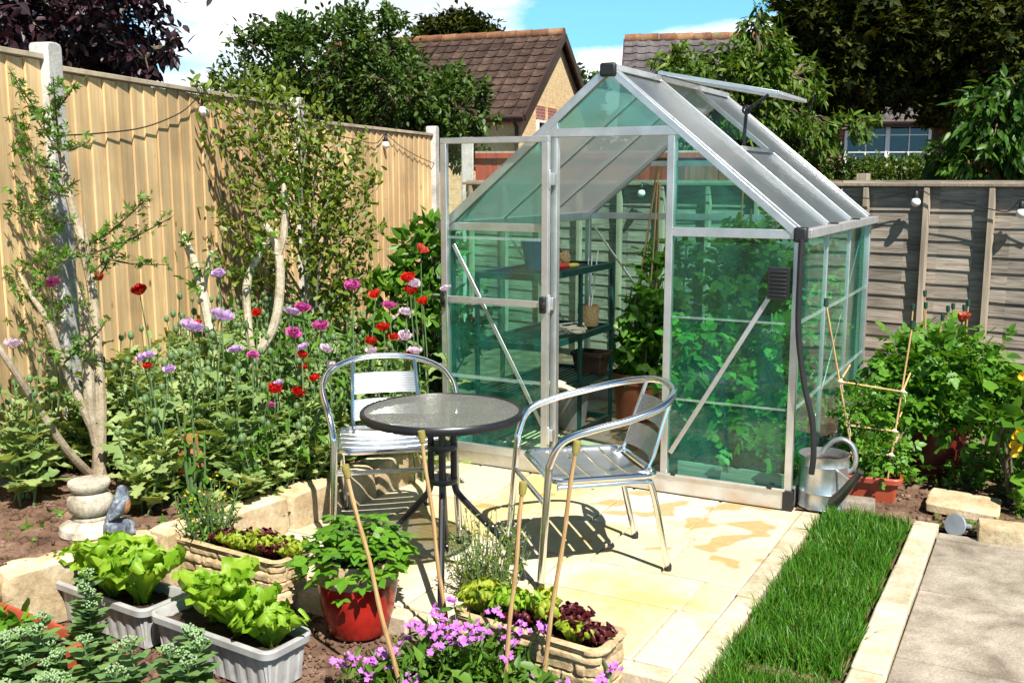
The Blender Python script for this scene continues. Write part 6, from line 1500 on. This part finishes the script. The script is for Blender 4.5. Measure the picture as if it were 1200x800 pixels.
def h1(t, B):
    win(B, t, (0, -1.30, 2.42), .55, 1.20, 'x', 1); win(B, t, (0, -.45, 2.42), .6, 1.20, 'x', 1)
    for y_ in (-1.30, -.45): B(MB().box((.01, y_, 3.20), (.03, .6, .30)), 'soldier_course', 'brick_red', t)
    B(MB().tube([(-.1, -2.95, 3.0), (-.1, -2.64, 2.8), (-.1, -2.62, .0)], .045, 10), 'drainpipe', 'fascia', t)
    B(MB().lathe([(.07, 0), (.07, .25), (.11, .27), (.11, .30), (.001, .34)], (-2.1, -1.9, 3.72), 14), 'roof_vent', 'concrete', t)
house('brown_roofed_house', 'yellow brick bungalow with a brown tiled roof and gable end beyond the fence', (1.15, 26.4, -.1), math.radians(-21.2), -6.3, 2.55, 3.28, 5.18, 'brick_yellow', 'tile_brown', h1)
def h2(t, B): win(B, t, (-2, -3.2, 1.5), 1.2, 1.2, 'y-', 2)
o = house('grey_roofed_house', 'house with a dark grey tiled roof and orange ridge behind the light green tree', (10.5, 34.0, -.1), math.radians(4), -5.1, 3.2, 3.0, 6.05, 'brick_red', 'tile_grey', h2)
def h3(t, B):
    win(B, t, (-2.75, -2.6, 2.36), 1.75, 1.05, 'y-', 2, glazing=True); win(B, t, (-5.6, -2.6, 1.6), 1.5, 1.3, 'y-', 2)
    B(MB().box((-2.3, -2.62, 1.50), (3.0, .03, .35)), 'white_cladding', 'upvc', t)
house('red_brick_house', 'red brick house with a white casement window half hidden by the dark tree', (11.0, 24.2, -.1), math.radians(-8), -8.2, 2.6, 3.05, 4.9, 'brick_red', 'tile_grey', h3)

def C3(u, v, Y): p = dp(u, v, Y); return (p.x, p.y, p.z)
tree('copper_tree', 'dark purple leaved tree overhanging the fence at the left', (-4.6, 8.6, 0), .12, [(C3(20, 10, 8.3), (.85, .9, .62), 60, 36), (C3(110, 30, 8.3), (.55, .7, .50), 44, 34), (C3(60, 75, 8.5), (.8, .8, .5), 40, 34), (C3(40, -70, 8.3), (1.2, .9, .7), 50, 36), (C3(168, 68, 8.2), (.30, .25, .10), 9, 16), (C3(205, 55, 8.2), (.14, .12, .07), 4, 10), (C3(150, 60, 8.3), (.3, .4, .22), 16, 24)], M['l_purple'], L1, .10, M['bark'], droop=.55, fork=C3(40, 110, 8.6))
tree('green_tree', 'full mid green tree standing behind the middle of the closeboard fence', (-2.2, 13.4, 0), .14, [(C3(400, 75, 13), (1.05, .9, .62), 95, 46), (C3(330, 85, 13), (.75, .8, .66), 64, 44), (C3(465, 105, 12.8), (.85, .8, .50), 70, 46), (C3(435, 50, 13), (.55, .6, .45), 44, 40), (C3(535, 130, 12.7), (.50, .6, .40), 44, 44), (C3(330, 45, 13), (.35, .4, .30), 20, 34), (C3(500, 165, 12.9), (.8, .6, .4), 50, 44), (C3(275, 105, 13), (.35, .4, .35), 18, 34), (C3(440, 160, 13.2), (1.1, .6, .4), 50, 44)], M['l_tree_green'], L1, .085, M['bark'], droop=.15, fork=C3(420, 170, 13.2), spread=.2)
tree('distant_tree', 'round dark tree top behind the ridge of the brown roof', (-2.5, 44, 0), .3, [(C3(535, 36, 44), (1.5, 1.3, .62), 40, 60), (C3(510, 42, 44), (.9, 1, .4), 20, 50), (C3(560, 42, 44), (.9, 1, .4), 20, 50)], M['l_tree_dark'], LQ, .28, M['bark'])
tree('gable_tree', 'small blue green tree beside the yellow brick gable', (2.6, 36, 0), .2, [(C3(680, 105, 36), (.75, .8, .85), 34, 40), (C3(676, 130, 36), (.9, .8, .7), 26, 40)], M['l_tree_green'], LQ, .24, M['bark'])
tree('light_green_tree', 'light green long leaved tree behind the greenhouse roof', (2.9, 11.6, 0), .10, [(C3(800, 105, 11.2), (.36, .5, .42), 34, 30), (C3(850, 115, 11.2), (.50, .5, .55), 54, 32), (C3(890, 70, 11.2), (.36, .4, .50), 36, 30), (C3(905, 130, 11.2), (.45, .5, .5), 46, 32), (C3(886, 30, 11.2), (.15, .2, .20), 9, 20), (C3(788, 62, 11.2), (.14, .15, .14), 8, 14), (C3(812, 95, 11.3), (.25, .3, .15), 12, 22), (C3(930, 90, 11.2), (.3, .35, .3), 20, 26), (C3(945, 140, 11), (.35, .4, .40), 26, 28), (C3(800, 150, 11.2), (.5, .4, .4), 26, 30), (C3(1000, 150, 11), (.30, .3, .22), 12, 22), (C3(870, 170, 11.2), (.5, .4, .3), 26, 30)], M['l_tree_light'], t_leaf(.15, .03, .22), .105, M['bark'], droop=.75, fork=C3(880, 190, 11.4), up=.7)
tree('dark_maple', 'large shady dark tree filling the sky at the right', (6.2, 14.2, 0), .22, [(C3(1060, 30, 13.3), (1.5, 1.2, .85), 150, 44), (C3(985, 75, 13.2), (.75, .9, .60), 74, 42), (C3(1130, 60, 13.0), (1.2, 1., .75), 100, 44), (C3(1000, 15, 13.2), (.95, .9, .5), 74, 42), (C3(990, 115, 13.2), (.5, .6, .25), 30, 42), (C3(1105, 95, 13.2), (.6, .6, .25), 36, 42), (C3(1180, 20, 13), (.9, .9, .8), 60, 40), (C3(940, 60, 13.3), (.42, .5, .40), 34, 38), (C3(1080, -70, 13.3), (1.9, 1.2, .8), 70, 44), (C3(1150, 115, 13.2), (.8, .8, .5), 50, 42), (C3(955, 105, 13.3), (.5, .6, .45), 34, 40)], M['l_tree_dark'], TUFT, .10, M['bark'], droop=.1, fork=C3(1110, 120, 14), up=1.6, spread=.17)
tree('long_leaved_tree', 'bright green long leaved shrub above the rear fence at the right edge', (4.6, 8.6, 0), .07, [(C3(1170, 145, 8.4), (.34, .4, .36), 40, 22), (C3(1150, 190, 8.4), (.36, .4, .24), 34, 22), (C3(1195, 110, 8.3), (.22, .3, .24), 20, 20), (C3(1200, 195, 8.4), (.3, .3, .28), 26, 22), (C3(1115, 190, 8.5), (.18, .3, .18), 12, 18)], M['l_long'], t_leaf(.15, .03, .24), .12, M['bark'], droop=.8, fork=C3(1175, 205, 8.5), up=.7)
f = NP(); hp = C3(1018, 196, 11.2)
for i in range(26): foliage(f, LQ, (hp[0]-.62+1.3*i/25, hp[1]+.1*R.normal(), hp[2]-.06+.03*R.normal()), (.16, .25, .16), 16, 22, .045, shell=.5)
for i in range(14): foliage(f, LQ, (hp[0]-.6+1.3*i/13, hp[1], .75), (.2, .25, .65), 10, 14, .07, shell=.6)
t = thing('hedge', 'clipped yellow green hedge just behind the rear fence', 'hedge', (hp[0], hp[1], 0)); f.build('foliage', M['l_hedge'], t)
m = MB()
for i in range(5): m.tube([(hp[0]-.5+.26*i, hp[1], 0), (hp[0]-.48+.26*i, hp[1], 1.5)], .02, 6)
m.build('stem', M['bark'], t)
# far tree line so that no bare horizon shows
f = NP()
for i in range(30):
    x = -34+2.6*i+R.normal()*.5; y = 52+R.normal()*2; foliage(f, LQ, (x, y, 2.0), (2.0, 1.6, 2.0+R.rand()*.8), 26, 26, .5, shell=.6)
props(f.build('far_trees', M['l_tree_green']), 'far line of trees behind the houses', 'trees', None, 'stuff')
